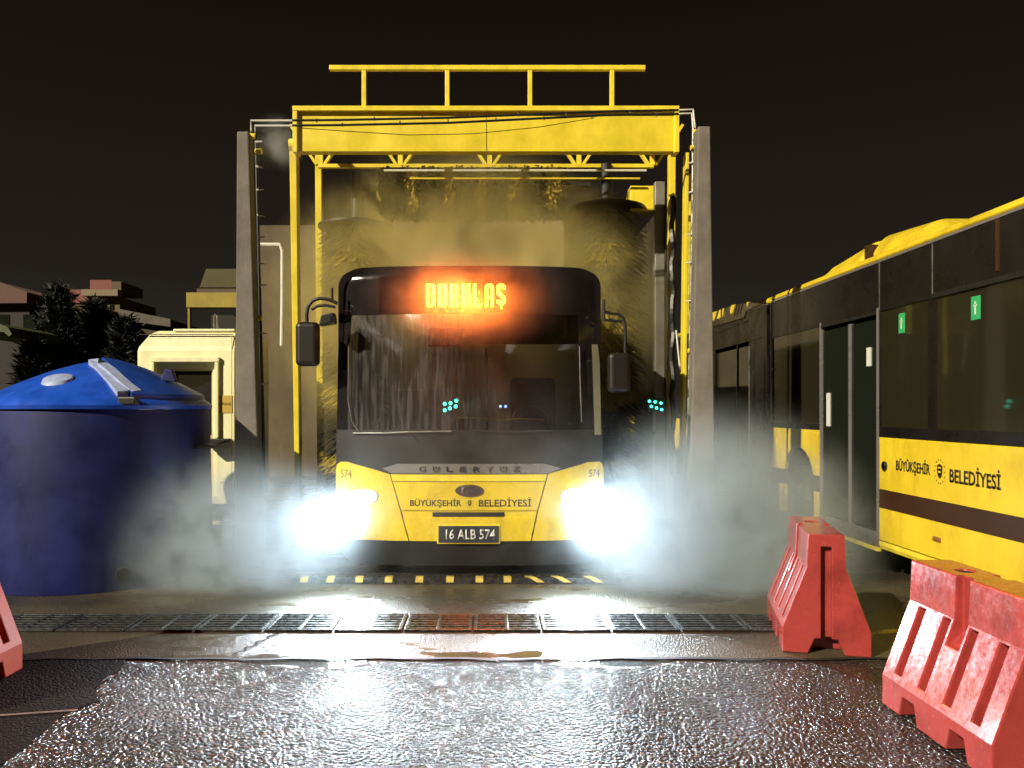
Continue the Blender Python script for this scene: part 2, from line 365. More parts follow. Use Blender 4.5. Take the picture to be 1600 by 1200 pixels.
# the joint between concrete and asphalt, a thin dark groove with ragged width
mj = MB(); pr = None
for i in range(90):
    x = -6+i*.14; yy = 4.915+.012*math.sin(i*1.7)+.01*math.sin(i*.53); wj = .012+.010*random.random()
    if pr: mj.add([(pr[0], pr[1]-pr[2], .0085), (x, yy-wj, .0085), (x, yy+wj, .0085), (pr[0], pr[1]+pr[2], .0085)], [(0, 1, 2, 3)])
    pr = (x, yy, wj)
tag(mj.build('apron_joint', M['rubber']), kind='structure')
# ragged crack across the apron
mj = MB(); pr = None
for i in range(16):
    x = -1.66+i*.011+.02*math.sin(i*1.9)+.008*random.random(); yy = 4.92+i*.038; wj = .006+.006*random.random()
    if pr: mj.add([(pr[0]-pr[2], pr[1], .0085), (x-wj, yy, .0085), (x+wj, yy, .0085), (pr[0]+pr[2], pr[1], .0085)], [(0, 1, 2, 3)])
    pr = (x, yy, wj)
tag(mj.build('apron_crack', m_puddle), kind='structure')
# drain channel and its grates
tag(MB().box(-5.4, 2.45, 5.50, 5.95, -.06, .006).build('drain_channel', M['rubber']), kind='structure')
GW = .50
def make_grate(x):
    g = thing('drain_grate', None, 'drain grate', (x+GW/2, 5.725, .007), 'drain grates in the channel across the wash exit')
    f = MB(); a, b = x+.008, x+GW-.008
    f.box(a, b, 5.505, 5.53, .007, .022); f.box(a, b, 5.92, 5.945, .007, .022)
    for xx in (a, (a+b)/2-.012, b-.024): f.box(xx, xx+.024, 5.53, 5.92, .007, .022)
    f.build('frame', M['grate'], g, bevel=.003)
    s = MB()
    for j in range(6): yy = 5.553+j*.064; s.box(a+.024, b-.024, yy, yy+.026, .007, .019)
    s.build('slotted_bars', M['grate'], g, bevel=.002)
    return g
g0 = make_grate(-3.6)
ORD = ['first', 'second', 'third', 'fourth', 'fifth', 'sixth', 'seventh', 'eighth', 'ninth', 'tenth', 'eleventh', 'twelfth']
for i in range(12):
    if i == 0: g = g0
    else:
        g = g0.copy(); COL.objects.link(g); g.location.x = g0.location.x+i*GW
        for ch in g0.children:
            c = ch.copy(); COL.objects.link(c); c.parent = g
    g.rotation_euler.z = 0 if i == 0 else random.uniform(-.006, .006)
    g['label'] = 'wet cast iron drain grate, %s from the left in the channel' % ORD[i]
    if i == 0: g['label'] = 'wet cast iron drain grate at the left end, beside the orange barrier'
    if i == 11: g['label'] = 'wet cast iron drain grate at the right end, beside the red barrier'

# threshold beam with hazard marks in front of the bus
th = thing('threshold_beam', 'low dark steel threshold with worn yellow hazard marks under the bus front', 'threshold', (-.3, 7.15, 0))
MB().prism([(7.02, .004), (7.06, .05), (7.24, .055), (7.30, .004)], 'x', -1.78, 1.24).build('beam', M['grate'], th, bevel=.006)
mk = MB()
for px in (475, 516, 561, 607, 655, 703, 749, 793, 845, 887, 937):
    x = (px-760)/1200*7.04; sl = .0 if px < 820 else -.07
    mk.add([(x-.035, 7.028, .018), (x+.035, 7.028, .018), (x+.035+sl, 7.061, .054), (x-.035+sl, 7.061, .054)], [(0, 1, 2, 3)])
    mk.add([(x-.035+sl, 7.062, .0535), (x+.035+sl, 7.062, .0535), (x+.035+sl*1.6, 7.13, .0555), (x-.035+sl*1.6, 7.13, .0555)], [(0, 1, 2, 3)])
mm = mk.build('hazard_mark', M['mark'], th)
sm = mm.modifiers.new('s', 'SOLIDIFY'); sm.thickness = .003; sm.offset = 0

# ================================================================ bus being washed
BC = -.165; BW = 1.285; D0 = 7.30
def FY(x, z):
    u = (x-BC)/BW; y = D0+.02+.16*abs(u)**3.2+.02*u*u
    if z > 1.25: y += (z-1.25)*.045
    if z > 2.85: y += ((z-2.85)/.16)**2*.07
    if z < .9: y += (.9-z)*.02
    return y
def bx(px): return (px-VX)/F*7.35
def bz(py): return EYE+(VY-py)/F*7.35
def patch(rows, off=0, nx=24, thick=.018, name='p', m=None, parent=None, sub=4):
    """rows: (py, pxl, pxr) from top to bottom, laid on the curved bus front"""
    rr = []
    for i in range(len(rows)-1):
        for k in range(sub):
            t = k/sub; rr.append([rows[i][j]*(1-t)+rows[i+1][j]*t for j in range(3)])
    rr.append(list(rows[-1]))
    b = MB(); vs = []
    for py, l, r in rr:
        z = bz(py)
        for i in range(nx+1):
            x = bx(l)+(bx(r)-bx(l))*i/nx; vs.append((x, FY(x, z)-off, z))
    n = nx+1; nr = len(rr); fs = []
    nv = len(vs); vs += [(v[0], v[1]+thick, v[2]) for v in vs]
    for j in range(nr-1):
        for i in range(nx):
            a = j*n+i; fs.append((a, a+1, a+n+1, a+n)); fs.append((nv+a, nv+a+n, nv+a+n+1, nv+a+1))
        fs.append((j*n, (j+1)*n, nv+(j+1)*n, nv+j*n)); a = j*n+nx; fs.append((a, nv+a, nv+a+n, a+n))
    for i in range(nx):
        fs.append((i, nv+i, nv+i+1, i+1)); a = (nr-1)*n+i; fs.append((a, a+1, nv+a+1, nv+a))
    b.add(vs, fs); return b.build(name, m, parent, smooth=True)
bus = thing('city_bus', 'yellow and black city bus facing the camera in the wash with headlights on', 'bus', (BC, 7.5, 0))
# body shell, behind the front surface
def sect(inset=0, top=3.0):
    p = []; xl, xr = BC-BW+inset, BC+BW-inset
    p += [(xl, .36), (xr, .36)]
    for k in range(7): a = R(90*k/6); p.append((xr-.16+.16*math.cos(a), top-.20+.16*math.sin(a)))
    for k in range(1, 8): t = k/8; p.append((xr-.16-(2*BW-2*inset-.32)*t, top-.04+.05*math.sin(math.pi*t)))
    for k in range(7): a = R(90+90*k/6); p.append((xl+.16+.16*math.cos(a), top-.20+.16*math.sin(a)))
    return p
def ring_shell(yf, yb, ins, mat_, name, z0=None, parent=None):
    o = sect(0); i = sect(.05); b = MB(); n = len(o)
    i = [(x, max(z, .40) if z < 1 else z-.05) for x, z in i]
    vs = [(x, yf, z) for x, z in o]+[(x, yb, z) for x, z in o]+[(x, yf, z) for x, z in i]+[(x, yb, z) for x, z in i]
    fs = []
    for k in range(n):
        j = (k+1) % n
        fs += [(k, j, n+j, n+k), (2*n+k, 3*n+k, 3*n+j, 2*n+j), (k, 2*n+k, 2*n+j, j), (n+k, n+j, 3*n+j, 3*n+k)]
    return b.add(vs, fs).build(name, mat_, parent, smooth=True)
ring_shell(7.52, 17.5, 0, M['blackgloss'], 'body', parent=bus)
MB().box(BC-BW+.05, BC+BW-.05, 17.4, 17.5, .4, 2.95).build('rear_wall', M['interior'], bus)
MB().box(BC-BW+.06, BC+BW-.06, 7.6, 17.38, .42, .80).build('floor_panel', M['interior'], bus)
MB().box(BC-BW+.07, BC-BW+.09, 8.6, 17.3, 1.5, 2.5).build('window_band', M['sidegl'], bus)
# front
lf, rt = 520, 948
patch([(412, 560, 905), (414, 548, 918), (419, 537, 929), (427, 529, 936), (440, 525, 941), (490, 523.5, 943)], 0, name='header_panel', m=M['blackgloss'], parent=bus)
lp = patch([(490, 523.5, 545), (560, 522, 540), (672, 521, 538)], 0, nx=6, name='corner_pillar', m=M['blackgloss'], parent=bus)
patch([(490, 905, 943), (560, 907, 944), (672, 910, 945)], 0, nx=8, name='corner_pillar', m=M['blackgloss'], parent=bus)
patch([(536, 928, 941), (560, 929, 941), (680, 932, 943)], .012, nx=4, thick=.008, name='pillar_strip', m=mat('pale_strip', (.28, .26, .17), .35, var=.2), parent=bus)
patch([(672, 521, 945), (700, 520.5, 946), (742, 520, 947)], 0, name='lower_black_panel', m=M['black'], parent=bus)
ws = patch([(489, 543, 907), (580, 541, 909), (673, 537, 911)], -.004, nx=30, thick=.006, name='windscreen', m=M['wind'], parent=bus)
# destination display
patch([(429, 590, 862), (488, 590, 862)], .004, name='display_window', m=M['signgl'], parent=bus, thick=.003)
BM = {
'B': ['11110','11011','11011','11011','11011','11011','11110','11011','11011','11011','11011','11011','11110'],
'U': ['11011']*11+['11111','01110'],
'R': ['11110','11011','11011','11011','11011','11011','11110','11100','11110','11011','11011','11011','11011'],
'L': ['11000']*11+['11111','11111'],
'A': ['01110','11111','11011','11011','11011','11011','11011','11111','11011','11011','11011','11011','11011'],
'S': ['01110','11111','11011','11000','11000','11100','01110','00111','00011','11011','11111','01110','00100'],
}
pitch = .0172; x0 = bx(667); zt = bz(444)
for k, ch in enumerate('BURULAS'):
    led = MB()
    for r_, row in enumerate(BM[ch]):
        for c_, q in enumerate(row):
            if q == '1':
                x = x0+(k*6.55+c_*1.0)*pitch; z = zt-r_*pitch; y = FY(x, z)-.012; h = .0068
                led.box(x-h, x+h, y-.004, y+.004, z-h, z+h)
    if ch == 'S':
        x = x0+(6*6.55+2)*pitch; z = zt-13*pitch; y = FY(x, z)-.012
        led.box(x-.006, x+.010, y-.004, y+.004, z-.009, z+.006)
    led.build('display_letter', M['led'], bus)
al = bpy.data.lights.new('display_glow', 'AREA'); al.shape = 'RECTANGLE'; al.size = .8; al.size_y = .22; al.energy = 105; al.spread = R(115); al.color = (1, .17, .015)
ao = bpy.data.objects.new('display_glow', al); COL.objects.link(ao); ao.parent = bus
ao.location = Vector((bx(731), D0-.03, bz(463)))-bus.location; ao.rotation_euler = (R(-74), 0, 0)
# bumpers (yellow) : centre flap and two corner mouldings
ctr = patch([(741, 610.5, 855), (750, 613, 852.5), (751.5, 613.5, 852)], .012, name='flap_lip', m=M['yellow_trim'], parent=bus, thick=.03)
patch([(752, 613.5, 852), (797, 627, 839.5)], .002, name='front_flap', m=M['yellow'], parent=bus)
patch([(797, 627, 839.5), (802, 628.5, 838.5), (809, 630, 836.5)], -.010, name='vent_slot', m=M['yellow'], parent=bus, thick=.01)
patch([(800, 676, 788), (807, 676, 788)], -.004, name='vent_mesh', m=M['black'], parent=bus, thick=.004)
patch([(809, 630, 836.5), (811.5, 630.5, 836), (845, 640, 829)], .004, name='bumper_centre', m=M['yellow'], parent=bus)
patch([(723, 528, 540), (727, 522, 556), (733, 520.5, 580), (741, 520, 609), (797, 520, 625), (845, 521, 638)], .004, name='corner_bumper', m=M['yellow'], parent=bus, nx=20)
patch([(723, 921, 941), (727, 908, 945), (733, 885, 946), (740, 857, 947), (797, 841.5, 948), (845, 831, 948)], .004, name='corner_bumper', m=M['yellow'], parent=bus, nx=20)
patch([(724.5, 621, 850), (732, 597, 877), (739.5, 612, 855)], .016, name='badge_strip', m=M['silver'], parent=bus, sub=3)
patch([(845, 521, 948), (868, 528, 942), (884, 545, 925)], -.02, name='lower_skirt', m=M['black'], parent=bus)
# headlamps
for side, pts_ in ((-1, [(517, 790), (521, 779), (540, 769), (565, 765), (585, 766), (591, 773), (589, 782), (570, 792), (548, 803), (530, 808), (519, 804)]),
                   (1, [(951-c, b_) for c, b_ in ((8, 792), (12, 781), (24, 770), (44, 765), (62, 764), (73, 768), (76, 776), (72, 784), (52, 790), (34, 798), (18, 802))])):
    hl = MB(); n = len(pts_); fr = []; bk = []
    for q in pts_:
        x, z = bx(q[0]), bz(q[1]); y = FY(x, z); fr.append((x, y-.016, z)); bk.append((x, y+.02, z))
    hl.add(fr+bk, [tuple(range(n)), tuple(range(n, 2*n))[::-1]]+[(i, (i+1) % n, n+(i+1) % n, n+i) for i in range(n)])
    ho = hl.build('headlight', mat('headlight_lens', (.5, .5, .48), .12), bus, bevel=.006)
    # reflector bowls that shine
    for (a_, b_, rr) in ([(540, 790, .058), (568, 778, .052)] if side < 0 else [(919, 783, .034), (893, 776, .058)]):
        x, z = bx(a_), bz(b_); y = FY(x, z)-.020
        MB().cyl((x, y, z), (x, y-.006, z), rr, 20).build('bulb_lens', M['headlamp'], ho)
    cx = bx(553 if side < 0 else 897)
    for nm_, en_, sz_, bl_, tilt_, yaw_ in (('headlight_beam', 800, 84, 1.0, -78, 1), ('headlight_spill', 112, 172, .8, -84, 16)):
        sp_ = bpy.data.lights.new(nm_, 'SPOT'); sp_.energy = en_; sp_.spot_size = R(sz_); sp_.spot_blend = bl_; sp_.shadow_soft_size = .06; sp_.color = (.74, .90, 1.0)
        s_ = bpy.data.objects.new(nm_, sp_); COL.objects.link(s_); s_.parent = bus
        s_.location = Vector((cx, D0-.07, bz(783)))-bus.location; s_.rotation_euler = (R(tilt_), 0, R(side*yaw_))
# lettering and emblem on the front
fr_front = (lambda a, b: Vector((a, FY(a, b), b)), None, None, Vector((0, -1, 0)))
for i, ch in enumerate('GULERYUZ'):
    cx = 661+i*20.9; text(ch, bx(cx-5.5), bx(cx+5.5), bz(736.5), bz(728.5), M['txt'], bus, 'badge_letter', fr_front, .026, .01)
    if ch == 'U': MB().box(bx(cx-1.5), bx(cx+1.5), FY(0, 1.03)-.030, FY(0, 1.03)-.015, bz(731), bz(729)).build('badge_letter', M['txt'], bus)
def front_emblem(cx, cy, s, mk_, parent, fr, nrm, dots=16):
    """small shield with two bands inside a ring of dots; fr(a,b) maps plane coords"""
    b = MB()
    sh = [(-.42, .55), (-.2, .70), (.2, .70), (.42, .55), (.42, -.1), (.25, -.5), (0, -.68), (-.25, -.5), (-.42, -.1)]
    v = [fr(cx+x*s, cy+y*s)+nrm*.0035 for x, y in sh]; b.add(v, [tuple(range(len(v)))])
    o1 = b.build('emblem_shield', mk_, parent); d = MB()
    for k in range(dots):
        a = 2*math.pi*k/dots; x = cx+s*.82*math.cos(a); y = cy+s*1.15*math.sin(a); h = s*.06
        d.add([fr(x-h, y-h)+nrm*.0035, fr(x+h, y-h)+nrm*.0035, fr(x+h, y+h)+nrm*.0035, fr(x-h, y+h)+nrm*.0035], [(0, 1, 2, 3)])
    d.build('emblem_dots', mk_, parent)
    c = MB()
    for yy in (.28, -.12):
        c.add([fr(cx-.24*s, cy+yy*s)+nrm*.005, fr(cx+.24*s, cy+yy*s)+nrm*.005, fr(cx+.2*s, cy+(yy+.16)*s)+nrm*.005, fr(cx-.2*s, cy+(yy+.16)*s)+nrm*.005], [(0, 1, 2, 3)])
    c.build('emblem_bands', M['yellow'], parent)
text('BÜYÜKŞEHİR', bx(641), bx(721), bz(793), bz(777.5), M['txt'], bus, 'front_lettering', fr_front, .0045, .012)
text('BELEDİYESİ', bx(748), bx(830), bz(791), bz(776.5), M['txt'], bus, 'front_lettering', fr_front, .0045, .012)
front_emblem(bx(734), bz(786), .042, M['txt'], bus, fr_front[0], Vector((0, -1, 0)), 12)
text('574', bx(528), bx(547), bz(748), bz(735), mat('fleet_number', (.30, .16, .01), .5), bus, 'fleet_number', fr_front, .0065, .01)
text('574', bx(922), bx(940), bz(747), bz(735), mat('fleet_number2', (.30, .16, .01), .5), bus, 'fleet_number', fr_front, .0065, .01)
# oval badge
ob = MB(); n = 32; cx, cz = bx(733.5), bz(766); y = FY(cx, cz)
ring = [(cx+.135*math.cos(2*math.pi*k/n), y-.014, cz+.058*math.sin(2*math.pi*k/n)) for k in range(n)]
back = [(a, y+.01, c) for a, _, c in ring]; ob.add(ring+back, [tuple(range(n)), tuple(range(n, 2*n))[::-1]]+[(k, (k+1) % n, n+(k+1) % n, n+k) for k in range(n)])
bo = ob.build('oval_badge', mat('badge_plum', (.07, .035, .045), .2, coat=.5), bus, bevel=.004)
MB().tube([(cx+.07*math.cos(a), y-.017, cz+.040*math.sin(a)) for a in [R(40+12*k) for k in range(24)]], [.003+.010*math.sin(math.pi*min(1, (k+1)/20)) for k in range(24)], 8).build('badge_crescent', M['chrome'], bo, smooth=True)
MB().box(cx+.02, cx+.08, y-.022, y-.014, cz-.008, cz+.008).build('badge_crescent', M['chrome'], bo)
# plate
pl = patch([(821, 685.5, 779), (847, 685.5, 779)], .018, name='number_plate', m=M['plate'], parent=bus, thick=.008, nx=4)
MB().box(bx(683), bx(781.5), FY(0, .4)-.010, FY(0, .4)+.004, bz(849), bz(818.5)).build('plate_holder', M['yellow_trim'], bus, bevel=.003)
text('16 ALB 574', bx(697), bx(773.5), bz(842), bz(826), M['platetxt'], bus, 'plate_number', fr_front, .021, .012)
# wipers, wheels
MB().tube([(bx(a), FY(bx(a), bz(b_))-.03, bz(b_)) for a, b_ in ((550, 677), (600, 676.5), (640, 674.5), (706, 673.5))], .006, 6).build('wiper', M['steel'], bus)
MB().tube([(bx(a), FY(bx(a), bz(b_))-.03, bz(b_)) for a, b_ in ((745, 673), (800, 674), (868, 672))], .006, 6).build('wiper', M['black'], bus)
MB().tube([(bx(a), FY(bx(a), bz(b_))-.03, bz(b_)) for a, b_ in ((640, 675), (648, 684), (655, 692))], .008, 6).build('wiper_arm', M['black'], bus)
MB().tube([(bx(a), FY(bx(a), bz(b_))-.03, bz(b_)) for a, b_ in ((541, 535), (541, 600), (541, 625), (548, 660), (560, 676))], .004, 6).build('windscreen_seal', M['silver'], bus, smooth=True)
MB().tube([(bx(a), FY(bx(a), bz(b_))-.03, bz(b_)) for a, b_ in ((907, 540), (908, 600), (910, 660))], .005, 6).build('windscreen_seal', M['silver'], bus, smooth=True)
def wheel(parent, x0, x1, y, r=.47):
    w_ = MB().lathe([(r*.6, 0), (r*.93, 0), (r, .03), (r, abs(x1-x0)-.03), (r*.93, abs(x1-x0)), (r*.6, abs(x1-x0))], (0, 0, 0), 32)
    w_.v = [Vector((min(x0, x1)+v.z, y+v.x, r+v.y)) for v in w_.v]
    t = w_.build('wheel', M['rubber'], parent, smooth=True)
    MB().cyl((min(x0, x1)+.03, y, r), (max(x0, x1)-.03, y, r), r*.61, 24).build('rim', M['steel'], t)
    return t
for sx in (-1, 1):
    for y in (10.0, 15.6): wheel(bus, BC+sx*(BW-.36), BC+sx*(BW-.06), y)
# mirrors
def tubepx(pts, r, m, name, parent, d=7.35, n=10): return MB().tube([P(a, b_, dd if False else d) for a, b_ in pts], r, n).build(name, m, parent, smooth=True)
ma = tubepx([(527, 474), (514, 468), (500, 466), (488, 470), (481, 480), (479.5, 492), (480, 508)], .017, M['black'], 'mirror_arm', bus, 7.36)
tubepx([(524, 480), (510, 477), (496, 478), (487, 484)], .014, M['black'], 'mirror_arm', bus, 7.38)
tubepx([(519, 450), (519, 470)], .012, M['black'], 'mirror_mount', bus, 7.40)
def mirror(x0, y0, x1, y1, name='mirror'):
    a = P(x0, y1, 7.30); b_ = P(x1, y0, 7.30)
    return MB().box(a.x, b_.x, 7.26, 7.40, a.z, b_.z).build(name, mat('mirror_housing', (.010, .007, .006), .45), bus, bevel=.045, seg=4)
mirror(462, 503, 498, 572); mirror(950.5, 551, 985, 613)
cl_ = MB().prism([P(a, b_, 7.3).xz for a, b_ in ((505, 494), (524, 490), (526, 506), (501, 510))], 'y', 7.2, 7.34).build('side_camera', M['black'], bus, bevel=.01)
MB().box(P(516, 0, 7.2).x, P(524, 0, 7.2).x, 7.19, 7.2, P(0, 505, 7.2).z, P(0, 494, 7.2).z).build('side_lamp', M['chrome'], bus)
tubepx([(944, 487), (955, 490), (966, 491), (974, 497), (977, 510), (977, 552)], .015, M['black'], 'mirror_arm', bus, 7.36)
tubepx([(944, 500), (958, 501), (972, 502)], .014, M['black'], 'mirror_arm', bus, 7.38)
tubepx([(943.5, 468), (943.5, 500)], .014, M['black'], 'mirror_mount', bus, 7.40)
# interior
mi = MB().box(P(668, 0, 7.6).x, P(722, 0, 7.6).x, 7.60, 7.64, P(0, 542, 7.6).z, P(0, 512, 7.6).z).build('cabin_mirror', mat('cabin_mirror_back', (.35, .07, .02), .4), bus, bevel=.03, seg=3)
MB().box(P(738, 0, 7.6).x, P(906, 0, 7.6).x, 7.58, 7.61, P(0, 538, 7.6).z, P(0, 488, 7.6).z).build('sun_blind', M['brown'], bus)
MB().box(BC-1.2, BC+1.2, 7.5, 7.95, 1.0, 1.36).build('dashboard', M['black'], bus, bevel=.04)
MB().tube([(BC+.62+.2*math.cos(a), 8.0+.07*math.sin(a), 1.48+.17*math.sin(a)) for a in [2*math.pi*k/20 for k in range(21)]], .014, 6, cap=False).build('steering_wheel', M['black'], bus)
MB().box(BC+.42, BC+.92, 8.35, 8.5, 1.0, 1.95).build('driver_seat', M['seat'], bus, bevel=.06, seg=3)
MB().box(BC+.15, BC+.18, 8.1, 9.2, .8, 2.25).build('driver_screen', M['sidegl'], bus)
lampm = M['lamp_in']
for sx in (-.85, .55):
    MB().box(BC+sx, BC+sx+.16, 9.2, 16.5, 2.80, 2.83).build('ceiling_lamp', lampm, bus)
for y in (9.6, 10.6, 11.6, 12.6, 13.6, 14.6):
    for sx in (-1.0, -.52, .62):
        MB().box(BC+sx-.04, BC+sx+.38, y, y+.09, 1.1, 1.86).build('seat_back', M['seat'], bus, bevel=.06, seg=3)
for x, y in ((-.45, 9.3), (-.42, 10.8), (.4, 9.9), (.35, 11.8), (-.4, 13)):
    MB().cyl((BC+x, y, .8), (BC+x, y, 2.75), .018, 8).build('grab_pole', M['pole_y'], bus)
for x in (-.45, .4): MB().cyl((BC+x, 8.9, 2.25), (BC+x, 16, 2.25), .017, 8).build('grab_rail', M['steel'], bus)
MB().tube([P(a, b_, 7.9) for a, b_ in ((715, 655), (715, 652), (790, 656), (810, 654), (850, 656))], .008, 6).build('dash_rail', M['pole_y'], bus)
gl = MB()
for a, b_ in ((695, 631), (704, 630), (713, 626), (695, 641), (703, 638), (712, 635)): gl.cyl(P(a, b_, 7.5), P(a, b_, 7.5)+Vector((0, -.01, 0)), .017, 10)
gl.build('signal_reflection', M['greenled'], bus)  # green signal's reflection in the windscreen, made as glowing discs
gl = MB()
for a, b_ in ((782, 635), (790, 635)): gl.cyl(P(a, b_, 7.5), P(a, b_, 7.5)+Vector((0, -.01, 0)), .013, 8)
gl.build('dashboard_display', M['cyanled'], bus)

# ================================================================ wash gantry
GD = 8.6
ga = thing('wash_gantry', 'tall yellow roll-over bus wash gantry straddling the bus', 'wash gantry', (0, GD, 0))
def gx(px, d=GD): return (px-VX)/F*d
def gz(py, d=GD): return EYE+(VY-py)/F*d
xl, xr, zt, zb = gx(457.5), gx(1061), gz(166), gz(238)
MB().box(xl+.03, xr-.03, GD+.03, GD+.15, zb+.02, zt-.02).build('front_beam', M['yellow2'], ga, bevel=.004)
MB().box(xl, xr, GD-.02, GD+.17, zt-.055, zt).build('beam_lip', M['yellow_trim'], ga, bevel=.004)
MB().box(xl, xl+.05, GD-.015, GD+.17, zb, zt-.056).build('beam_lip', M['yellow_trim'], ga, bevel=.004)
MB().box(xr-.05, xr, GD-.015, GD+.17, zb, zt-.056).build('beam_lip', M['yellow_trim'], ga, bevel=.004)
MB().box(gx(760)-.002, gx(760)+.002, GD+.026, GD+.031, zb+.02, zt-.056).build('beam_seam', M['brown'], ga)
gr = MB(); d = 8.8
gr.box(gx(515, d), gx(1008, d), d-.03, d+.03, gz(110.5, d), gz(103, d)); gr.build('guard_rail', M['yellow_trim'], ga, bevel=.006)
for px in (569, 699, 828, 956):
    MB().box(gx(px, d)-.025, gx(px, d)+.025, d-.025, d+.025, zt, gz(110.6, d)).build('rail_post', M['yellow_trim'], ga, bevel=.004)
# columns: leaning slightly outward, made from folded sheet
def lean(x0t, x1t, x0b, x1b, y0, y1, z0, z1):
    return MB().add([(x0b, y0, z0), (x1b, y0, z0), (x1b, y1, z0), (x0b, y1, z0), (x0t, y0, z1), (x1t, y0, z1), (x1t, y1, z1), (x0t, y1, z1)],
                    [(0, 3, 2, 1), (4, 5, 6, 7), (0, 1, 5, 4), (1, 2, 6, 5), (2, 3, 7, 6), (3, 0, 4, 7)])
d = 8.66
lean(gx(452, d), gx(463, d), gx(462, d), gx(469, d), d, d+.14, .05, gz(236, d)).build('column', M['yellow2'], ga, bevel=.006)
lean(gx(1072, d), gx(1077, d), gx(1064, d), gx(1070, d), d, d+.14, .05, gz(238, d)).build('column', M['yellow2'], ga, bevel=.006)
d = 9.0
MB().box(gx(1077.5, d), gx(1086, d), d+.1, d+.13, gz(520, d), gz(268, d)).build('side_curtain', mat('wrinkled_yellow_sheet', (.75, .62, .08), .25, var=.4, vscale=9, bump=1.0, bscale=9), ga)
d = 10.8
lean(gx(492, d), gx(502, d), gx(496, d), gx(506, d), d, d+.12, .05, gz(240, d)).build('rear_column', M['yellow2'], ga, bevel=.006)
lean(gx(1046, d), gx(1056, d), gx(1042, d), gx(1052, d), d, d+.12, .05, gz(240, d)).build('rear_column', M['yellow2'], ga, bevel=.006)
# top side beams, rear beam, truss
MB().bar((xl+.1, GD+.47, zb+.2), (xl+.1, 9.9, 5.05), .1).build('side_beam', M['yellow2'], ga)
MB().bar((xr-.1, GD+.47, zb+.2), (xr-.1, 9.9, 5.05), .1).build('side_beam', M['yellow2'], ga)
d = 9.9; tz = gz(257, d); t1 = tz+.52
MB().box(xl, xr, d, d+.07, tz-.035, tz+.01).build('truss_chord', M['yellow2'], ga)
MB().box(xl, xr, d, d+.07, t1, t1+.05).build('truss_chord', M['yellow2'], ga)
for px in (625, 765, 905, 1020, 500):
    c = gx(px, d)
    for dx in (-.34, 0, .34):
        tb = MB().bar((c+dx*.15, d+.035, tz+.005), (c+dx*1.15, d+.035, t1), .06, .035)
        tb.build('truss_diagonal', M['yellow_trim'], ga)
MB().cyl((gx(600, 9.6), 9.6, gz(266.5, 9.6)), (gx(1010, 9.6), 9.6, gz(266.5, 9.6)), .014, 8).build('water_pipe', M['white'], ga)
MB().cyl((gx(640, 9.6), 9.6, gz(279, 9.6)), (gx(1000, 9.6), 9.6, gz(279, 9.6)), .012, 8).build('water_pipe', M['yellow_trim'], ga)
# brushes
def band_mat(name, axis, freq, c1, c2, thr=.5, off=0.):
    m = bpy.data.materials.new(name); m.use_nodes = True; n = m.node_tree; b = n.nodes['Principled BSDF']; b.inputs['Roughness'].default_value = .45
    t = n.nodes.new('ShaderNodeTexCoord'); s = n.nodes.new('ShaderNodeSeparateXYZ'); n.links.new(t.outputs['Object'], s.inputs[0])
    ns = n.nodes.new('ShaderNodeTexNoise'); ns.inputs['Scale'].default_value = 2.2; n.links.new(t.outputs['Object'], ns.inputs['Vector'])
    mm_ = n.nodes.new('ShaderNodeMath'); mm_.operation = 'MULTIPLY_ADD'; mm_.inputs[1].default_value = .35; n.links.new(ns.outputs['Fac'], mm_.inputs[0]); n.links.new(s.outputs[axis], mm_.inputs[2])
    f = n.nodes.new('ShaderNodeMath'); f.operation = 'MULTIPLY'; f.inputs[1].default_value = freq*2*math.pi; n.links.new(mm_.outputs[0], f.inputs[0])
    si = n.nodes.new('ShaderNodeMath'); si.operation = 'SINE'; n.links.new(f.outputs[0], si.inputs[0])
    r = n.nodes.new('ShaderNodeValToRGB'); r.color_ramp.elements[0].position = thr-.12; r.color_ramp.elements[1].position = thr+.2
    r.color_ramp.elements[0].color = (*c1, 1); r.color_ramp.elements[1].color = (*c2, 1)
    n.links.new(si.outputs[0], r.inputs[0]); n.links.new(r.outputs[0], b.inputs['Base Color']); return m
bm_v = band_mat('brush_bristles', 'Z', 1.15, (.035, .030, .012), (.42, .32, .03), .62)
bm_h = band_mat('roof_bristles', 'X', 2.2, (.035, .022, .008), (.38, .26, .03), .5)
def brush(axis, a0, a1, c, rad, droop, mt, name, nd=60, ns=90):
    root = MB()
    for k in range(nd):
        t = a0+(a1-a0)*k/(nd-1)
        for j in range(ns):
            an = 2*math.pi*(j+random.random())/ns; rr = rad*random.uniform(.8, 1.05); w_ = random.uniform(.007, .020)
            if axis == 'z':
                dirv = Vector((math.cos(an), math.sin(an), 0)); tn = Vector((-dirv.y, dirv.x, 0)); o = Vector((c[0], c[1], t+random.uniform(-.02, .02)))
            else:
                dirv = Vector((0, math.cos(an), math.sin(an))); tn = Vector((1, 0, 0)); o = Vector((t+random.uniform(-.02, .02), c[0], c[1]))
            p1 = o+dirv*rr*.15; p2 = o+dirv*rr*.65+Vector((0, 0, -droop*.25)); p3 = o+dirv*rr*(1 if axis == 'z' else .95)+Vector((0, 0, -droop*random.uniform(.7, 1.2)))
            root.add([p1-tn*w_*.5, p1+tn*w_*.5, p2-tn*w_, p2+tn*w_, p3-tn*w_*.9, p3+tn*w_*.9], [(0, 1, 3, 2), (2, 3, 5, 4)])
    return root.build(name, mt, ga)
bv = brush('z', .5, gz(318, 9.5), (gx(955, 9.5), 9.9), .52, .13, bm_v, 'side_brush')
MB().cyl((gx(955, 9.5), 9.9, .3), (gx(955, 9.5), 9.9, tz), .07, 14).build('brush_shaft', M['black'], ga)
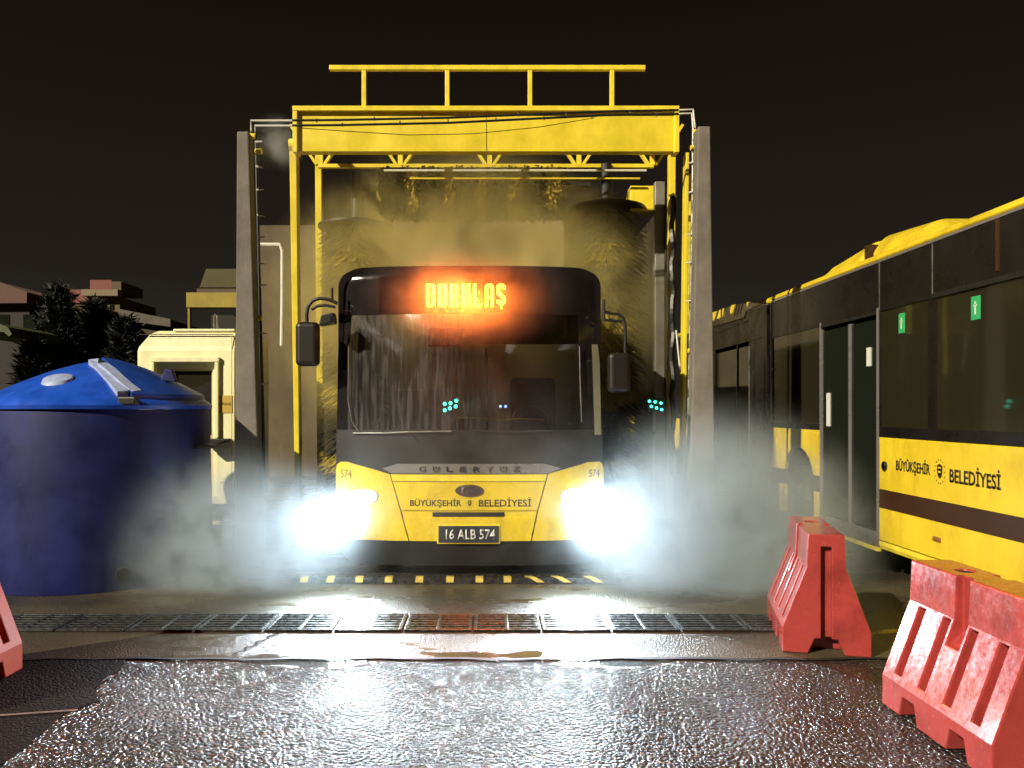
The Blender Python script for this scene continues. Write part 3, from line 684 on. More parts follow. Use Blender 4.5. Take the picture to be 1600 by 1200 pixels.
MB().lathe([(.0, .12), (.12, .12), (.5, .0), (.5, -.04), (0, -.04)], (gx(955, 9.5), 9.9, gz(314, 9.5)), 28).build('brush_cap', M['black'], ga, smooth=True)
bv = brush('z', .5, gz(345, 9.9), (gx(548, 9.9), 10.3), .50, .13, bm_v, 'side_brush')
MB().cyl((gx(548, 9.9), 10.3, .3), (gx(548, 9.9), 10.3, tz), .07, 14).build('brush_shaft', M['black'], ga)
MB().lathe([(.0, .06), (.12, .06), (.5, .0), (.5, -.03), (0, -.03)], (gx(548, 9.9), 10.3, gz(342, 9.9)), 28).build('brush_cap', M['black'], ga, smooth=True)
rb = brush('x', gx(590, 9.6), gx(885, 9.6), (10.0, gz(285, 10.0)-.06), .36, .10, bm_h, 'roof_brush', 60, 80)
MB().cyl((gx(560, 9.6), 10.0, gz(285, 10.)-.06), (gx(930, 9.6), 10.0, gz(285, 10.)-.06), .06, 12).build('brush_shaft', M['black'], ga)
d = 9.7
MB().box(gx(985, d), gx(1022, d), d, d+.3, gz(330, d), gz(290, d)).build('motor_housing', M['yellow2'], ga, bevel=.01)
MB().box(gx(1022, d), gx(1038, d), d-.05, d+.1, .1, gz(285, d)).build('carriage_post', mat('galvanised', (.30, .28, .24), .4, metal=.4, var=.25, vscale=5), ga, bevel=.01)
d = 9.4
ch = MB(); pts_ = []
for k in range(60):
    t = k/59; pts_.append((gx(1050, d)+.012*math.sin(k*.7)+.012*random.random(), d+.012*math.cos(k*.9), gz(305, d)*(1-t)+.8*t))
ch.tube(pts_, .035, 6).build('cable_chain', M['black'], ga)
MB().tube([P(1045, 306, 9.2), P(1052, 303, 9.2), P(1057, 308, 9.2)], .012, 6).build('hose_clip', M['white'], ga)
MB().cyl(P(1056.5, 516, 8.5), P(1063, 582, 8.5), .010, 6).build('slanted_rod', M['white'], ga)
d = 9.3
MB().tube([P(405, 382, d), P(437, 382, d), P(441, 392, d), P(441, 470, d), P(440, 540, d)], .022, 8).build('side_conduit', M['white'], ga, smooth=True)
MB().cyl((xl-.06, GD+.1, gz(222)), (xl+.02, GD+.1, gz(222)), .07, 14).build('side_motor', M['yellow_trim'], ga)
# gantry side walls: yellow sheet panels along the inside
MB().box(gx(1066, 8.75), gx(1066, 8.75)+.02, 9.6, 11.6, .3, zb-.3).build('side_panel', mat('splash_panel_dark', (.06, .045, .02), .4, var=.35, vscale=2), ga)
bw = thing('wall', 'pale beige wall with a darker left section, standing behind the bus in the wash', 'wall', (-1.8, 18.5, 0))
MB().box(-3.0, 1.85, 18.4, 18.6, 0, gz(343, 18.4)).build('pale_section', M['wallpale'], bw)
MB().box(-5.45, -3.01, 18.4, 18.6, 0, gz(352, 18.4)).build('dark_section', mat('brown_wall', (.13, .095, .05), .8, var=.3, vscale=.8, streak=.6, sscale=(2, 2, .4)), bw)

# concrete end posts
def post(t0, t1, b0, b1, ytop, label, d=7.85):
    z1 = gz(ytop, d)
    o = lean(gx(t0, d), gx(t1, d), gx(b0, d), gx(b1, d), d, d+.16, 0, z1).build('concrete_post', M['concrete'], origin=(gx((b0+b1)/2, d), d+.08, 0), bevel=.012)
    return tag(o, label, 'post')
post(370, 388, 366, 408, 205, 'tall tapered grey concrete post between the cream booth and the gantry')
post(1091, 1110, 1076, 1119, 197, 'tall tapered grey concrete post between the gantry and the parked buses')

# rinse arch of black pipes with nozzles
ra = thing('rinse_arch', 'thin black twin-pipe rinse arch with white corners and nozzles', 'rinse arch', (0, 8.15, 0))
d = 8.15
for k, (yl, yr, xa, xb) in enumerate(((188.5, 171, 457, 1060), (196.5, 177, 457, 1060))):
    MB().tube([P(xa, yl-.5, d), P(528, yl-1.0, d), P(700, yl-4.5, d), P(945, yr+3, d), P(xb, yr+1, d)], .013, 8).build('spray_pipe', M['black'], ra, smooth=True)
    off = k*8
    MB().tube([P(393+off*.8, 212+off*.3, d), P(392+off*.8, yl, d), P(457, yl, d)], .011, 8).build('white_elbow', M['white'], ra)
    MB().tube([P(1060, yr+1, d), P(1083-off*.25, yr, d), P(1086-off*.4, 200, d)], .010, 8).build('white_elbow', M['white'], ra)
    for px in (495, 585, 660, 735, 810, 885, 985):
        a = P(px+k*40, yl+(yr-yl)*(px+k*40-457)/603-2, d); MB().cyl(a, a-Vector((0, 0, .04)), .008, 6).build('nozzle', M['black'], ra)
MB().tube([P(470, 200, d), P(540, 205, d), P(640, 211, d), P(740, 209, d), P(840, 199, d), P(930, 184, d)], .004, 6).build('slack_cable', M['brown'], ra, smooth=True)
for a, b_ in ((393, 407), (400, 412)):
    MB().tube([P(a, 205, d), P((a+b_)/2-1, 430, d), P(b_, 700, d), P(b_+1, 850, d)], .017, 8).build('riser_pipe', M['black'], ra, smooth=True)
for a, b_ in ((1087, 1080), (1083, 1076)):
    MB().tube([P(a, 195, d), P((a+b_)/2+1, 400, d), P(b_, 590, d), P(b_-1, 850, d)], .012, 8).build('riser_pipe', M['black'] if a > 1085 else M['steel'], ra, smooth=True)
for px, py in ((393, 213), (404, 497), (403, 237)): MB().cyl(P(px-4, py, d-.02), P(px+6, py, d-.02), .030, 10).build('yellow_clip', M['yellow_trim'], ra)
for px, py in ((1087, 206), (1082, 497), (1083, 231), (1079, 548)): MB().cyl(P(px-4, py, d-.02), P(px+5, py, d-.02), .026, 10).build('yellow_clip', M['yellow_trim'], ra)
for i, py in enumerate((222, 260, 297, 336, 371, 411, 446, 520, 600)):
    x = 398+(py-205)*.03
    MB().tube([P(x, py, d-.02), P(x+11, py+(2 if i % 2 else -1), d-.02)], [.012, .006], 6).build('nozzle', M['white'], ra)
for i, py in enumerate((254, 300, 366, 410, 470)):
    x = 1084-(py-205)*.02
    MB().tube([P(x, py, d-.02), P(x-8, py+1, d-.02)], [.011, .006], 6).build('nozzle', M['white'], ra)

# guide signal: green lights on a thin post
sg = thing('guide_signal', 'thin post with a cluster of small green lamps right of the bus', 'signal light', (P(1023, 0, 8.3).x, 8.3, 0))
d = 8.3
MB().cyl((P(1023, 0, d).x, d+.03, 0), (P(1023, 0, d).x, d+.03, gz(640, d)), .014, 8).build('pole', M['steel'], sg)
MB().box(P(1011, 0, d).x, P(1038, 0, d).x, d+.01, d+.05, gz(643, d), gz(622, d)).build('lamp_housing', M['black'], sg, bevel=.01)
for a, b_ in ((1015, 627), (1024, 628), (1033, 630), (1018, 635), (1026, 637.5), (1034, 640)):
    c = P(a, b_, d); MB().cyl(c+Vector((0, .012, 0)), c-Vector((0, .004, 0)), .013, 10).build('green_lamp', M['greenled'], sg)

# ================================================================ parked buses on the right
SX = 3.7
def side_text(parent):
    fr = lambda a, b: Vector((SX, -a, b)); n_ = Vector((-1, 0, 0)); f = (fr, None, None, n_)
    text('BÜYÜKŞEHİR', -6.93, -6.40, 1.03, 1.175, M['txt'], parent, 'side_lettering', f, .004, .02)
    text('BELEDİYESİ', -6.13, -5.52, 1.02, 1.165, M['txt'], parent, 'side_lettering', f, .004, .02)
    front_emblem(-6.265, 1.095, .085, M['txt'], parent, fr, n_, 14)
def parked_bus(y1, y0, label, near):
    b = thing('parked_bus', label, 'bus', (SX+1.25, (y0+y1)/2, 0), 'parked buses in line at the right')
    X1 = SX+2.5
    # roof shell
    prof = [(SX+.02, 3.005), (SX, 3.03), (SX+.03, 3.075), (SX+.10, 3.105), (SX+.35, 3.135), (SX+1.25, 3.16), (X1-.35, 3.135), (X1-.06, 3.08), (X1, 3.005)]
    MB().prism(prof, 'y', y0+.02, y1-.02).build('roof', M['yellow'], b, bevel=.01)
    MB().box(SX-.006, SX+.02, y0+.02, y1-.02, 2.985, 3.004).build('roof_gutter', M['silver'], b)
    # far side, floor, ends
    MB().box(X1-.04, X1, y0, y1, .35, 3.0).build('far_side', M['blackpanel'], b)
    MB().box(SX+.06, X1-.05, y0+.1, y1-.1, .36, .55).build('floor_panel', M['rubber'], b)
    MB().box(SX+.012, X1-.05, y0, y0+.08, .35, 3.0).build('end_wall', M['blackpanel'], b, bevel=.02)
    MB().box(SX+.012, X1-.05, y1-.08, y1, .35, 3.0).build('end_wall', M['blackpanel'], b, bevel=.03, seg=3)
    def win(ya, yb, z0=1.44, z1=2.52, m='sidegl'):
        return MB().box(SX+.008, SX+.014, ya, yb, z0, z1).build('window', M[m], b)
    def frame(ya, yb, z0, z1, nm='window_pillar', m='blackpanel'):
        return MB().box(SX, SX+.05, ya, yb, z0, z1).build(nm, M[m], b, bevel=.004)
    if near:
        frame(y0, y1, 2.52, 2.985, 'upper_band')
        for yy in (7.23, 6.37, 4.9, 2.9, .9): MB().box(SX-.003, SX, yy-.006, yy+.006, 2.53, 2.98).build('band_seam', M['steel'] if yy in (7.23, 6.37) else M['black'], b)
        for yy in (4.9, 5.55): MB().box(SX-.010, SX, yy-.02, yy+.02, 2.60, 2.98).build('band_seam', M['brown'], b)
        MB().box(SX-.012, SX-.001, y0, 6.36, 2.52, 2.56).build('rain_rail', M['black'], b)
        frame(y0, 7.24, 1.345, 1.44, 'lower_frame'); frame(8.52, y1, 1.375, 1.44, 'lower_frame')
        frame(6.32, 6.44, 1.44, 2.52); frame(7.20, 7.24, 1.44, 2.52); frame(3.9, 4.0, 1.44, 2.52); frame(1.6, 1.7, 1.44, 2.52)
        win(6.44, 7.2); win(4.0, 6.32); win(1.7, 3.9); win(y0, 1.6); win(8.55, y1-.1)
        # door
        dr = MB().box(SX+.01, SX+.016, 7.86, 8.46, .46, 2.46).build('door_leaf', M['doorgl'], b)
        d2 = MB().box(SX+.01, SX+.016, 7.30, 7.80, .46, 2.46).build('door_leaf', M['doorgl'], b)
        for ya, yb, z0, z1, mm__ in ((7.245, 7.275, .36, 2.56, 'silver'), (8.485, 8.515, .36, 2.56, 'silver'), (7.275, 8.485, 2.50, 2.53, 'black'), (7.80, 7.835, .40, 2.47, 'silver'), (7.838, 7.86, .40, 2.47, 'black')):
            MB().box(SX-.008, SX+.04, ya, yb, z0, z1).build('door_frame', M[mm__], b, bevel=.003)
        MB().box(SX-.006, SX+.02, 7.28, 8.48, .395, .44).build('door_sill', M['silver'], b)
        MB().box(SX-.004, SX+.02, 7.28, 8.48, .30, .392).build('door_sill', M['steel'], b)
        MB().box(SX-.012, SX+.03, 7.25, 8.5, .26, .298).build('step_edge', M['yellow_trim'], b, bevel=.004)
        MB().tube([(SX+.06, 7.33, 1.55), (SX+.05, 7.33, 1.25), (SX+.05, 7.42, 1.05), (SX+.05, 7.62, .82), (SX+.05, 7.7, .80)], .014, 6).build('door_handrail', M['steel'], b)
        MB().box(SX-.004, SX+.01, 7.40, 7.47, 2.02, 2.20).build('sticker', M['sticker'], b)
        MB().box(SX-.004, SX+.01, 8.28, 8.35, 1.42, 1.78).build('sticker', M['sticker'], b)
        for ya, yb in ((6.80, 6.90), (5.76, 5.87)):
            st = MB().box(SX+.002, SX+.009, ya, yb, 2.28, 2.46).build('exit_sticker', M['green'], b, bevel=.012)
            pt = MB(); c = (ya+yb)/2
            pt.box(SX-.001, SX+.0015, c-.008, c+.008, 2.32, 2.39); pt.box(SX-.001, SX+.0015, c-.022, c+.022, 2.385, 2.395); pt.box(SX-.001, SX+.0015, c-.008, c+.008, 2.40, 2.42)
            pt.build('pictogram', M['sticker'], st)
        # yellow panels
        MB().box(SX, SX+.05, y0, 7.235, .375, 1.34).build('side_panel', M['yellow'], b, bevel=.006)
        MB().prism([(SX+.05, .283), (SX+.012, .295), (SX-.002, .33), (SX-.002, .366), (SX+.05, .366)], 'y', y0, 7.235).build('sill_panel', M['yellow_trim'], b)
        MB().box(SX-.002, SX+.01, y0, 7.23, .68, .855).build('brown_stripe', M['brown'], b)
        arch = [(8.53, .86), (8.70, .86)]+[(9.12+.43*math.cos(R(180-a)), .78+.38*math.sin(R(180-a))) for a in range(0, 181, 15)]+[(9.60, .86), (y1-.01, .86), (y1-.01, 1.37), (8.53, 1.37)]
        arch[2] = (8.69, .86); arch[14] = (9.55, .86)
        MB().prism(arch, 'x', SX, SX+.05).build('quarter_panel', M['yellow'], b, bevel=.003)
        for ya, yb in ((8.53, 8.68), (9.56, y1-.01)):
            MB().box(SX+.002, SX+.05, ya, yb, .68, .857).build('brown_stripe', M['brown'], b)
            MB().box(SX, SX+.05, ya, yb, .34, .677).build('side_panel', M['yellow'], b)
        wheel(b, SX+.05, SX+.35, 9.12); wheel(b, SX+.05, SX+.35, 1.6); wheel(b, X1-.35, X1-.05, 9.12)
        MB().box(SX+.051, SX+.4, 8.5, 9.7, .5, 1.3).build('wheel_housing', M['darkhole'], b) if False else None
        # small fittings
        o = MB().cyl((SX-.012, 7.13, 1.075), (SX+.01, 7.13, 1.075), .045, 20).build('door_button', M['black'], b)
        MB().cyl((SX-.018, 7.13, 1.075), (SX-.011, 7.13, 1.075), .026, 16).build('button_cap', M['chrome'], o)
        MB().box(SX-.010, SX+.01, 6.25, 6.36, .515, .555).build('side_marker', mat('amber_marker', (.25, .10, .03), .3), b, bevel=.008)
        side_text(b)
        # roof air unit
        for (a0_, a1_, h0, h1) in ((6.45, 7.72, .12, .20), (7.80, 8.95, .17, .08)):
            vs = [(SX+.10, a0_, 3.09), (X1-.3, a0_, 3.09), (X1-.3, a1_, 3.09), (SX+.10, a1_, 3.09),
                  (SX+.26, a0_+(.35 if h0 < .15 else .0), 3.11+h0+.06), (X1-.4, a0_+(.35 if h0 < .15 else 0), 3.11+h0+.06), (X1-.4, a1_-(.0 if h0 < .15 else .3), 3.13+h1+.02), (SX+.26, a1_-(.0 if h0 < .15 else .3), 3.13+h1+.02)]
            MB().add(vs, [(0, 3, 2, 1), (4, 5, 6, 7), (0, 1, 5, 4), (1, 2, 6, 5), (2, 3, 7, 6), (3, 0, 4, 7)]).build('roof_unit', M['yellow'], b, bevel=.11, seg=5)
        MB().box(SX+.14, X1-.5, 7.72, 7.80, 3.10, 3.26).build('roof_unit_gap', M['brown'], b)
        # inside
        for y in (6.9, 6.0, 5.1, 4.2, 3.3): MB().box(SX+1.0, SX+1.5, y, y+.1, .9, 1.75).build('seat_back', M['seat'], b, bevel=.05)
        MB().cyl((SX+.5, 5.55, .55), (SX+.5, 5.55, 2.9), .02, 8).build('grab_pole', M['pole_y'], b)
        MB().cyl((SX+.35, 6.75, .55), (SX+.35, 6.75, 2.9), .02, 8).build('grab_pole', M['steel'], b)
        MB().box(SX+.2, X1-.3, y0+.2, y1-.3, 2.93, 2.96).build('ceiling_lining', M['interior'], b)
    else:
        frame(y0, y1, 2.56, 2.985, 'upper_band'); frame(y0, 10.78, .36, 2.56, 'corner_panel')
        frame(10.78, 10.83, .36, 2.56); frame(11.3, 11.36, .36, 2.56)
        win(10.83, 11.3, .5, 2.5, 'doorgl'); win(11.36, 12.4, .5, 2.5, 'doorgl'); frame(12.4, y1, 1.44, 2.56); frame(12.4, y1, .36, 1.43, 'side_panel', 'yellow')
        MB().box(SX-.008, SX+.0, 10.795, 10.815, .4, 2.5).build('door_frame', M['silver'], b); MB().box(SX-.008, SX, 11.32, 11.34, .4, 2.5).build('door_frame', M['silver'], b)
        MB().box(SX-.01, SX, 11.3, 12.3, 2.84, 2.87).build('rain_rail', M['white'], b); MB().box(SX-.01, SX, 10.9, 11.25, 2.84, 2.87).build('rain_rail', M['white'], b)
        MB().prism([(10.18, 3.0), (10.9, 2.985), (11.0, 2.90), (13.5, 2.96), (13.5, 3.20), (11.6, 3.18), (10.9, 3.13), (10.4, 3.06)], 'x', SX-.012, SX+.16).build('roof_fairing', M['yellow'], b, bevel=.02)
        for k in range(3): MB().prism([(11.15+k*.13, 2.99), (11.19+k*.13, 2.99), (11.05+k*.13, 3.15), (11.01+k*.13, 3.15)], 'x', SX-.016, SX).build('roof_vent', M['brown'], b)
        wheel(b, SX+.05, SX+.35, 13.6)
        for z in (2.32, 2.30):
            MB().box(SX+.3, SX+.32, 10.9, 11.9, z, z+.015).build('inner_rail', M['steel'], b)
    MB().box(SX-.012, SX+.012, y1-.035, y1-.005, .8, 2.97).build('corner_strip', M['white'], b, bevel=.004)
    for z in (2.12, 1.52): MB().cyl((SX-.03, y1-.07, z), (SX, y1-.07, z), .02, 10).build('marker_lamp', M['white'], b)
    return b
parked_bus(10.0, -2.0, 'nearest parked bus, yellow lower side with brown stripe, lettering and a double door', True)
parked_bus(21.5, 10.14, 'farther parked bus, mostly dark, showing beyond the end of the lettered one', False)

# ================================================================ plastic barriers
bar = thing('traffic_barrier', None, 'barrier', (0, 0, 0), 'red plastic traffic barriers')
def prof_(hb, hu, s=1): return [(-hb, 0), (hb, 0), (hb, .16), (hu, .565), (hu-.01, .78), (-hu+.01, .78), (-hu, .565), (-hb, .16)]
L = .90
body = MB().prism(prof_(.27, .12), 'y', -L/2, L/2).build('body', M['red'], bar)
cs = []
for sx in (-1, 1):
    # grooves down the slope
    for k in range(4):
        yc = -.315+k*.21; sl = Vector((.27-.12, 0, .16-.565))  # down-slope
        g = MB(); wv = .028
        def sp_pt(t, dn): # t along slope from the top, dn inward depth
            x = .12+(.27-.12)*t; z = .565+(.16-.565)*t; nn = Vector((.405, .15)).normalized()
            return (sx*(x-nn.x*dn), z-nn.y*dn)
        a = sp_pt(.03, -.03); b_ = sp_pt(.90, -.03); c = sp_pt(.90, .055); d_ = sp_pt(.03, .065)
        g.prism([a, b_, c, d_], 'y', yc-wv, yc+wv); cs.append(g)
    g = MB().prism([(sx*.20, .82), (sx*.075, .82), (sx*.075, .50), (sx*.14, .44), (sx*.20, .44)], 'y', -.05, .05); cs.append(g)
for yc in (-.2, .2):
    cs.append(MB().prism([(yc-.085, -.02), (yc+.085, -.02), (yc+.05, .105), (yc-.05, .105)], 'x', -.4, .4))
for sy in (-1, 1):
    cs.append(MB().box(-.032, .032, sy*(L/2-.05), sy*(L/2+.05), -.02, .70))
    cs.append(MB().prism([(-.12, -.02), (.12, -.02), (.07, .10), (-.07, .10)], 'y', sy*(L/2-.14), sy*(L/2+.05)))
cs.append(MB().cyl((0, .16, .765), (0, .16, .9), .045, 16))
cut(body, cs)
bv_ = body.modifiers.new('bevel', 'BEVEL'); bv_.width = .007; bv_.segments = 2; bv_.limit_method = 'ANGLE'; bv_.angle_limit = R(28)
MB().cyl((0, .16, .764), (0, .16, .772), .043, 16).build('filler_hole', M['darkhole'], bar)
def place(src, loc, rz, label, first=False):
    r = src if first else src.copy()
    if not first:
        COL.objects.link(r)
        for c in src.children:
            q = c.copy(); COL.objects.link(q); q.parent = r
    r.location = loc; r.rotation_euler = (0, 0, rz); r['label'] = label; return r
place(bar, (2.425, 3.73, .004), R(.5), 'largest red plastic barrier, in front of the lettered bus panel, white glare on its grooves', True)
b2 = place(bar, (2.32, 5.43, .006), R(-14), 'dull red plastic barrier end-on to the camera, below the parked bus door')
b3 = place(bar, (-3.125, 4.28, .006), R(0), 'orange-red plastic barrier cut off by the left edge, in front of the blue tank')
for c in b3.children:
    if c.name.startswith('body'):
        c.data = c.data.copy(); c.data.materials[0] = mat('barrier_orange', (.42, .060, .022), .6, var=.2, vscale=6, spec=.3, bump=.1, bscale=18)

# ================================================================ blue tank
TC = (-3.84, 7.62); TR = 1.045
tk = thing('water_tank', 'big round dark blue plastic water tank with bright blue domed lid', 'water tank', (TC[0], TC[1], 0))
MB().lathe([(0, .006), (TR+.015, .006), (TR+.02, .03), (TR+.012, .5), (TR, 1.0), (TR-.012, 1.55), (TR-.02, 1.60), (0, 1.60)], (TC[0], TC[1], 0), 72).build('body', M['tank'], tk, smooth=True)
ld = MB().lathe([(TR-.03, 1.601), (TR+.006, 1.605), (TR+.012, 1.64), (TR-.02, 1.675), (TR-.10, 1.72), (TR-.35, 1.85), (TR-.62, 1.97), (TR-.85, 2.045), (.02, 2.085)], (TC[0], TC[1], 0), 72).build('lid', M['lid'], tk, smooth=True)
fl = MB().cyl((TC[0]+.62, TC[1]-.83, .16), (TC[0]+.68, TC[1]-.93, .16), .06, 16).build('outlet_pipe', M['black'], tk)
def dome_z(r): 
    pr_ = [(0, 2.085), (.2, 2.045), (.43, 1.97), (.70, 1.85), (.945, 1.72), (1.03, 1.67), (1.06, 1.63)]
    for (a, za), (b_, zb_) in zip(pr_, pr_[1:]):
        if r <= b_: return za+(zb_-za)*(r-a)/(b_-a)
    return 1.63
def dome_pt(px, py, lift=0):
    # march a line of sight onto the dome
    best = None
    dd = TC[1]-TR
    for i in range(400):
        d_ = dd+i*.006; q = P(px, py, d_); r = math.hypot(q.x-TC[0], q.y-TC[1])
        if r < TR+.01 and q.z <= dome_z(r): return Vector((q.x, q.y, dome_z(r)+lift))
    return None
def dp(az, r, lift=0): return Vector((TC[0]+r*math.cos(R(az)), TC[1]+r*math.sin(R(az)), dome_z(r)+lift))
cp_ = [(119, 566), (132, 566), (146, 569), (160, 575), (173, 584), (186, 596), (199, 608), (214, 619)]
pp = [dome_pt(*q) or dp(-52, .95) for q in cp_]; vs = []
for k, c in enumerate(pp):
    t_ = (pp[min(k+1, len(pp)-1)]-pp[max(k-1, 0)]).normalized(); tn = t_.cross(Vector((0, 0, 1))).normalized(); wv = .045
    for sg_, dz in ((-1, -.02), (-1, .05), (1, .05), (1, -.02)):
        q = c+tn*wv*sg_; vs.append(Vector((q.x, q.y, dome_z(min(1.03, math.hypot(q.x-TC[0], q.y-TC[1])))+dz)))
fs = []
for k in range(len(pp)-1):
    for j in range(4): a = k*4+j; b_ = k*4+(j+1) % 4; fs.append((a, b_, b_+4, a+4))
e_ = (len(pp)-1)*4; fs += [(0, 1, 2, 3), (e_, e_+3, e_+2, e_+1)]
MB().add(vs, fs).build('lid_strap', M['lidpale'], ld, smooth=True, bevel=.008)
# raised hinged hatch half on the right
hh = MB(); vs = []; nn = 14; mrows = 8
for j in range(mrows+1):
    for k in range(nn+1):
        az = -48+118*k/nn; r = .08+.90*j/mrows; vs.append(dp(az, r, .045))
nb = len(vs); vs += [v-Vector((0, 0, .07)) for v in vs]; fs = []; W_ = nn+1
for j in range(mrows):
    for k in range(nn):
        a = j*W_+k; fs += [(a, a+1, a+W_+1, a+W_), (nb+a, nb+a+W_, nb+a+W_+1, nb+a+1)]
    fs += [(j*W_, (j+1)*W_, nb+(j+1)*W_, nb+j*W_), (j*W_+nn, nb+j*W_+nn, nb+(j+1)*W_+nn, (j+1)*W_+nn)]
for k in range(nn): a = mrows*W_+k; fs += [(a, a+1, nb+a+1, nb+a), (k, nb+k, nb+k+1, k+1)]
MB().add(vs, fs).build('hatch', mat('hatch_blue', (.012, .06, .36), .4, var=.3, vscale=4), ld, smooth=True)
c = dome_pt(90, 594) or dp(-120, .6)
cp = MB().lathe([(0, .035), (.06, .032), (.10, .018), (.115, -.03)], (0, 0, 0), 28)
cp.v = [Vector((c.x+v.x*1.25, c.y+v.y*1.0, c.z+v.z+v.y*.45)) for v in cp.v]
cp.build('filler_cap', M['lidpale'], ld, smooth=True)
MB().box(*[q for p in ((dp(-52, 1.0).x-.03, dp(-52, 1.0).x+.13), (dp(-52, 1.0).y-.06, dp(-52, 1.0).y+.04), (1.64, 1.715)) for q in p]).build('hinge', M['black'], ld, bevel=.015)
c = dp(-10, .75, .06); MB().prism([(c.x-.07, c.z), (c.x+.09, c.z-.02), (c.x+.05, c.z+.10), (c.x-.02, c.z+.12)], 'y', c.y-.03, c.y+.03).build('handle', M['tank'], ld, bevel=.01)
MB().box(TC[0]+TR-.02, TC[0]+TR+.13, 7.4, 7.6, 1.22, 1.26).build('ledge_bracket', M['black'], tk, bevel=.01)

# ================================================================ kiosk
kd = 9.5
def kx(px, d=kd): return (px-VX)/F*d
def kz(py, d=kd): return EYE+(VY-py)/F*d
kk = thing('booth', 'cream yellow moulded attendant booth with chamfered corners behind the blue tank', 'booth', (kx(290), kd+.7, 0))
XL, XR, ZB, ZT = kx(207), kx(366), kz(787), kz(516)
# plan outline with chamfered left corner, roof with chamfer
cxx = kx(218)-XL
def kring(z, il, ir, f): return [(XL+il, kd+.14+f, z), (XL+il+cxx, kd+f, z), (XR-ir, kd+f, z), (XR-ir, kd+1.5-f, z), (XL+il, kd+1.5-f, z)]
rr = [kring(ZB, 0, 0, 0), kring(kz(548), 0, 0, 0), kring(kz(541), .01, 0, .012), kring(kz(521), .14, 0, .03), kring(kz(516), .19, .01, .10)]
kb = MB(); kb.add([p for g in rr for p in g], [tuple(range(5))[::-1], tuple(20+i for i in range(5))]+[(g*5+i, g*5+(i+1) % 5, g*5+5+(i+1) % 5, g*5+5+i) for g in range(4) for i in range(5)])
shell = kb.build('shell', M['cream'], kk)
cut(shell, [MB().box(kx(262), kx(330), kd-.1, kd+.6, kz(770), kz(576)), MB().box(kx(244), kx(339), kd-.1, kd+.05, kz(775), kz(566))])
MB().box(kx(268), kx(365), kd+.04, kd+1.2, ZT-.01, ZT+.022).build('roof_cap', M['cream'], kk, bevel=.01)
MB().box(kx(219), kx(364), kd-.004, kd+.006, kz(523), kz(521.8)).build('roof_seam', M['brown'], kk)
MB().box(kx(361.5), kx(362.2), kd-.003, kd+.006, kz(785), kz(524)).build('corner_seam', M['creamdark'], kk)
fr = MB(); fr.box(kx(238), kx(344), kd-.05, kd+.0, kz(566), kz(558)); fr.box(kx(337), kx(343), kd-.045, kd+.0, kz(684), kz(566.3)); fr.box(kx(238), kx(243), kd-.045, kd, kz(684), kz(566.3))
fr.build('opening_frame', M['cream'], kk, bevel=.008)
f2 = MB(); f2.box(kx(246), kx(334), kd+.10, kd+.15, kz(579), kz(568)); f2.box(kx(326), kx(334), kd+.1, kd+.15, kz(680), kz(579.2)); f2.box(kx(246), kx(254), kd+.1, kd+.15, kz(680), kz(579.2))
f2.build('window_frame', M['creamdark'], kk, bevel=.004)
MB().box(kx(254), kx(326), kd+.12, kd+.13, kz(680), kz(579)).build('window', M['sidegl'], kk)
MB().box(kx(246), kx(334), kd+.1, kd+.16, kz(772), kz(681)).build('inner_panel', M['creamdark'], kk)
sgk = MB().box(kx(340), kx(363), kd-.008, kd, kz(645), kz(618)).build('notice', mat('notice_yellow', (.50, .34, .06), .5), kk)
kf = (lambda a, b: Vector((a, kd-.008, b)), None, None, Vector((0, -1, 0)))
text('BURULAŞ', kx(341.5), kx(361.5), kz(634), kz(629), M['txt'], sgk, 'notice_lettering', kf, .002)
MB().prism([(kx(322), kz(685)), (kx(361), kz(685)), (kx(361), kz(688)), (kx(345), kz(693)), (kx(322), kz(697))], 'y', kd-.22, kd-.002).build('counter_shelf', M['black'], kk, bevel=.006)
sl = MB()
sl.box(XL+.1, XR-.02, kd+.05, kd+1.4, .30, ZB-.01); sl.build('base_frame', M['black'], kk)
for x in (XL+.15, XR-.12):
    for y in (kd+.1, kd+1.2): MB().box(x-.06, x+.06, y, y+.15, .0, .30).build('support_block', M['concrete'], kk, bevel=.01)
MB().box(kx(325), kx(366), kd-.05, kd+.02, kz(819), kz(814)).build('step_strip', M['cream'], kk)
MB().tube([P(335, 513, 10), P(334, 496, 10), P(336, 491, 10), P(339, 493, 10), P(340, 513, 10)], .012, 6).build('roof_pipe', M['steel'], kk)
MB().box(kx(345.5), kx(347.5), kd-.004, kd, kz(755), kz(753)).build('bolt', M['black'], kk)

# ================================================================ background at the left
def bldg(name, label, cat, d, rect, m, roof=None, depth=6, extra=None):
    a = P(rect[0], rect[3], d); c = P(rect[2], rect[1], d)
    o = thing(name, label, cat, ((a.x+c.x)/2, d+depth/2, 0))
    MB().box(a.x, c.x, d, d+depth, 0, c.z).build('wall', m, o)
    if extra: extra(o, a, c, d)
    return o
def ex1(o, a, c, d):
    z0 = P(0, 473, d).z
    MB().prism([P(-60, 425, d-.3).xz, P(0, 441, d-.3).xz, P(45, 457, d-.3).xz, P(45, 474, d-.3).xz, P(-60, 475, d-.3).xz], 'y', d-.5, d+6).build('fascia', M['pink'], o)
    for k in range(5): MB().box(a.x+1+k*1.5, a.x+1.7+k*1.5, d-.03, d, z0-1.6, z0-.7).build('window', M['doorgl'], o)
bldg('low_building', 'long low building with a sloping pinkish fascia at the far left', 'building', 45, (-70, 474, 46, 600), M['roofdark'], extra=ex1)
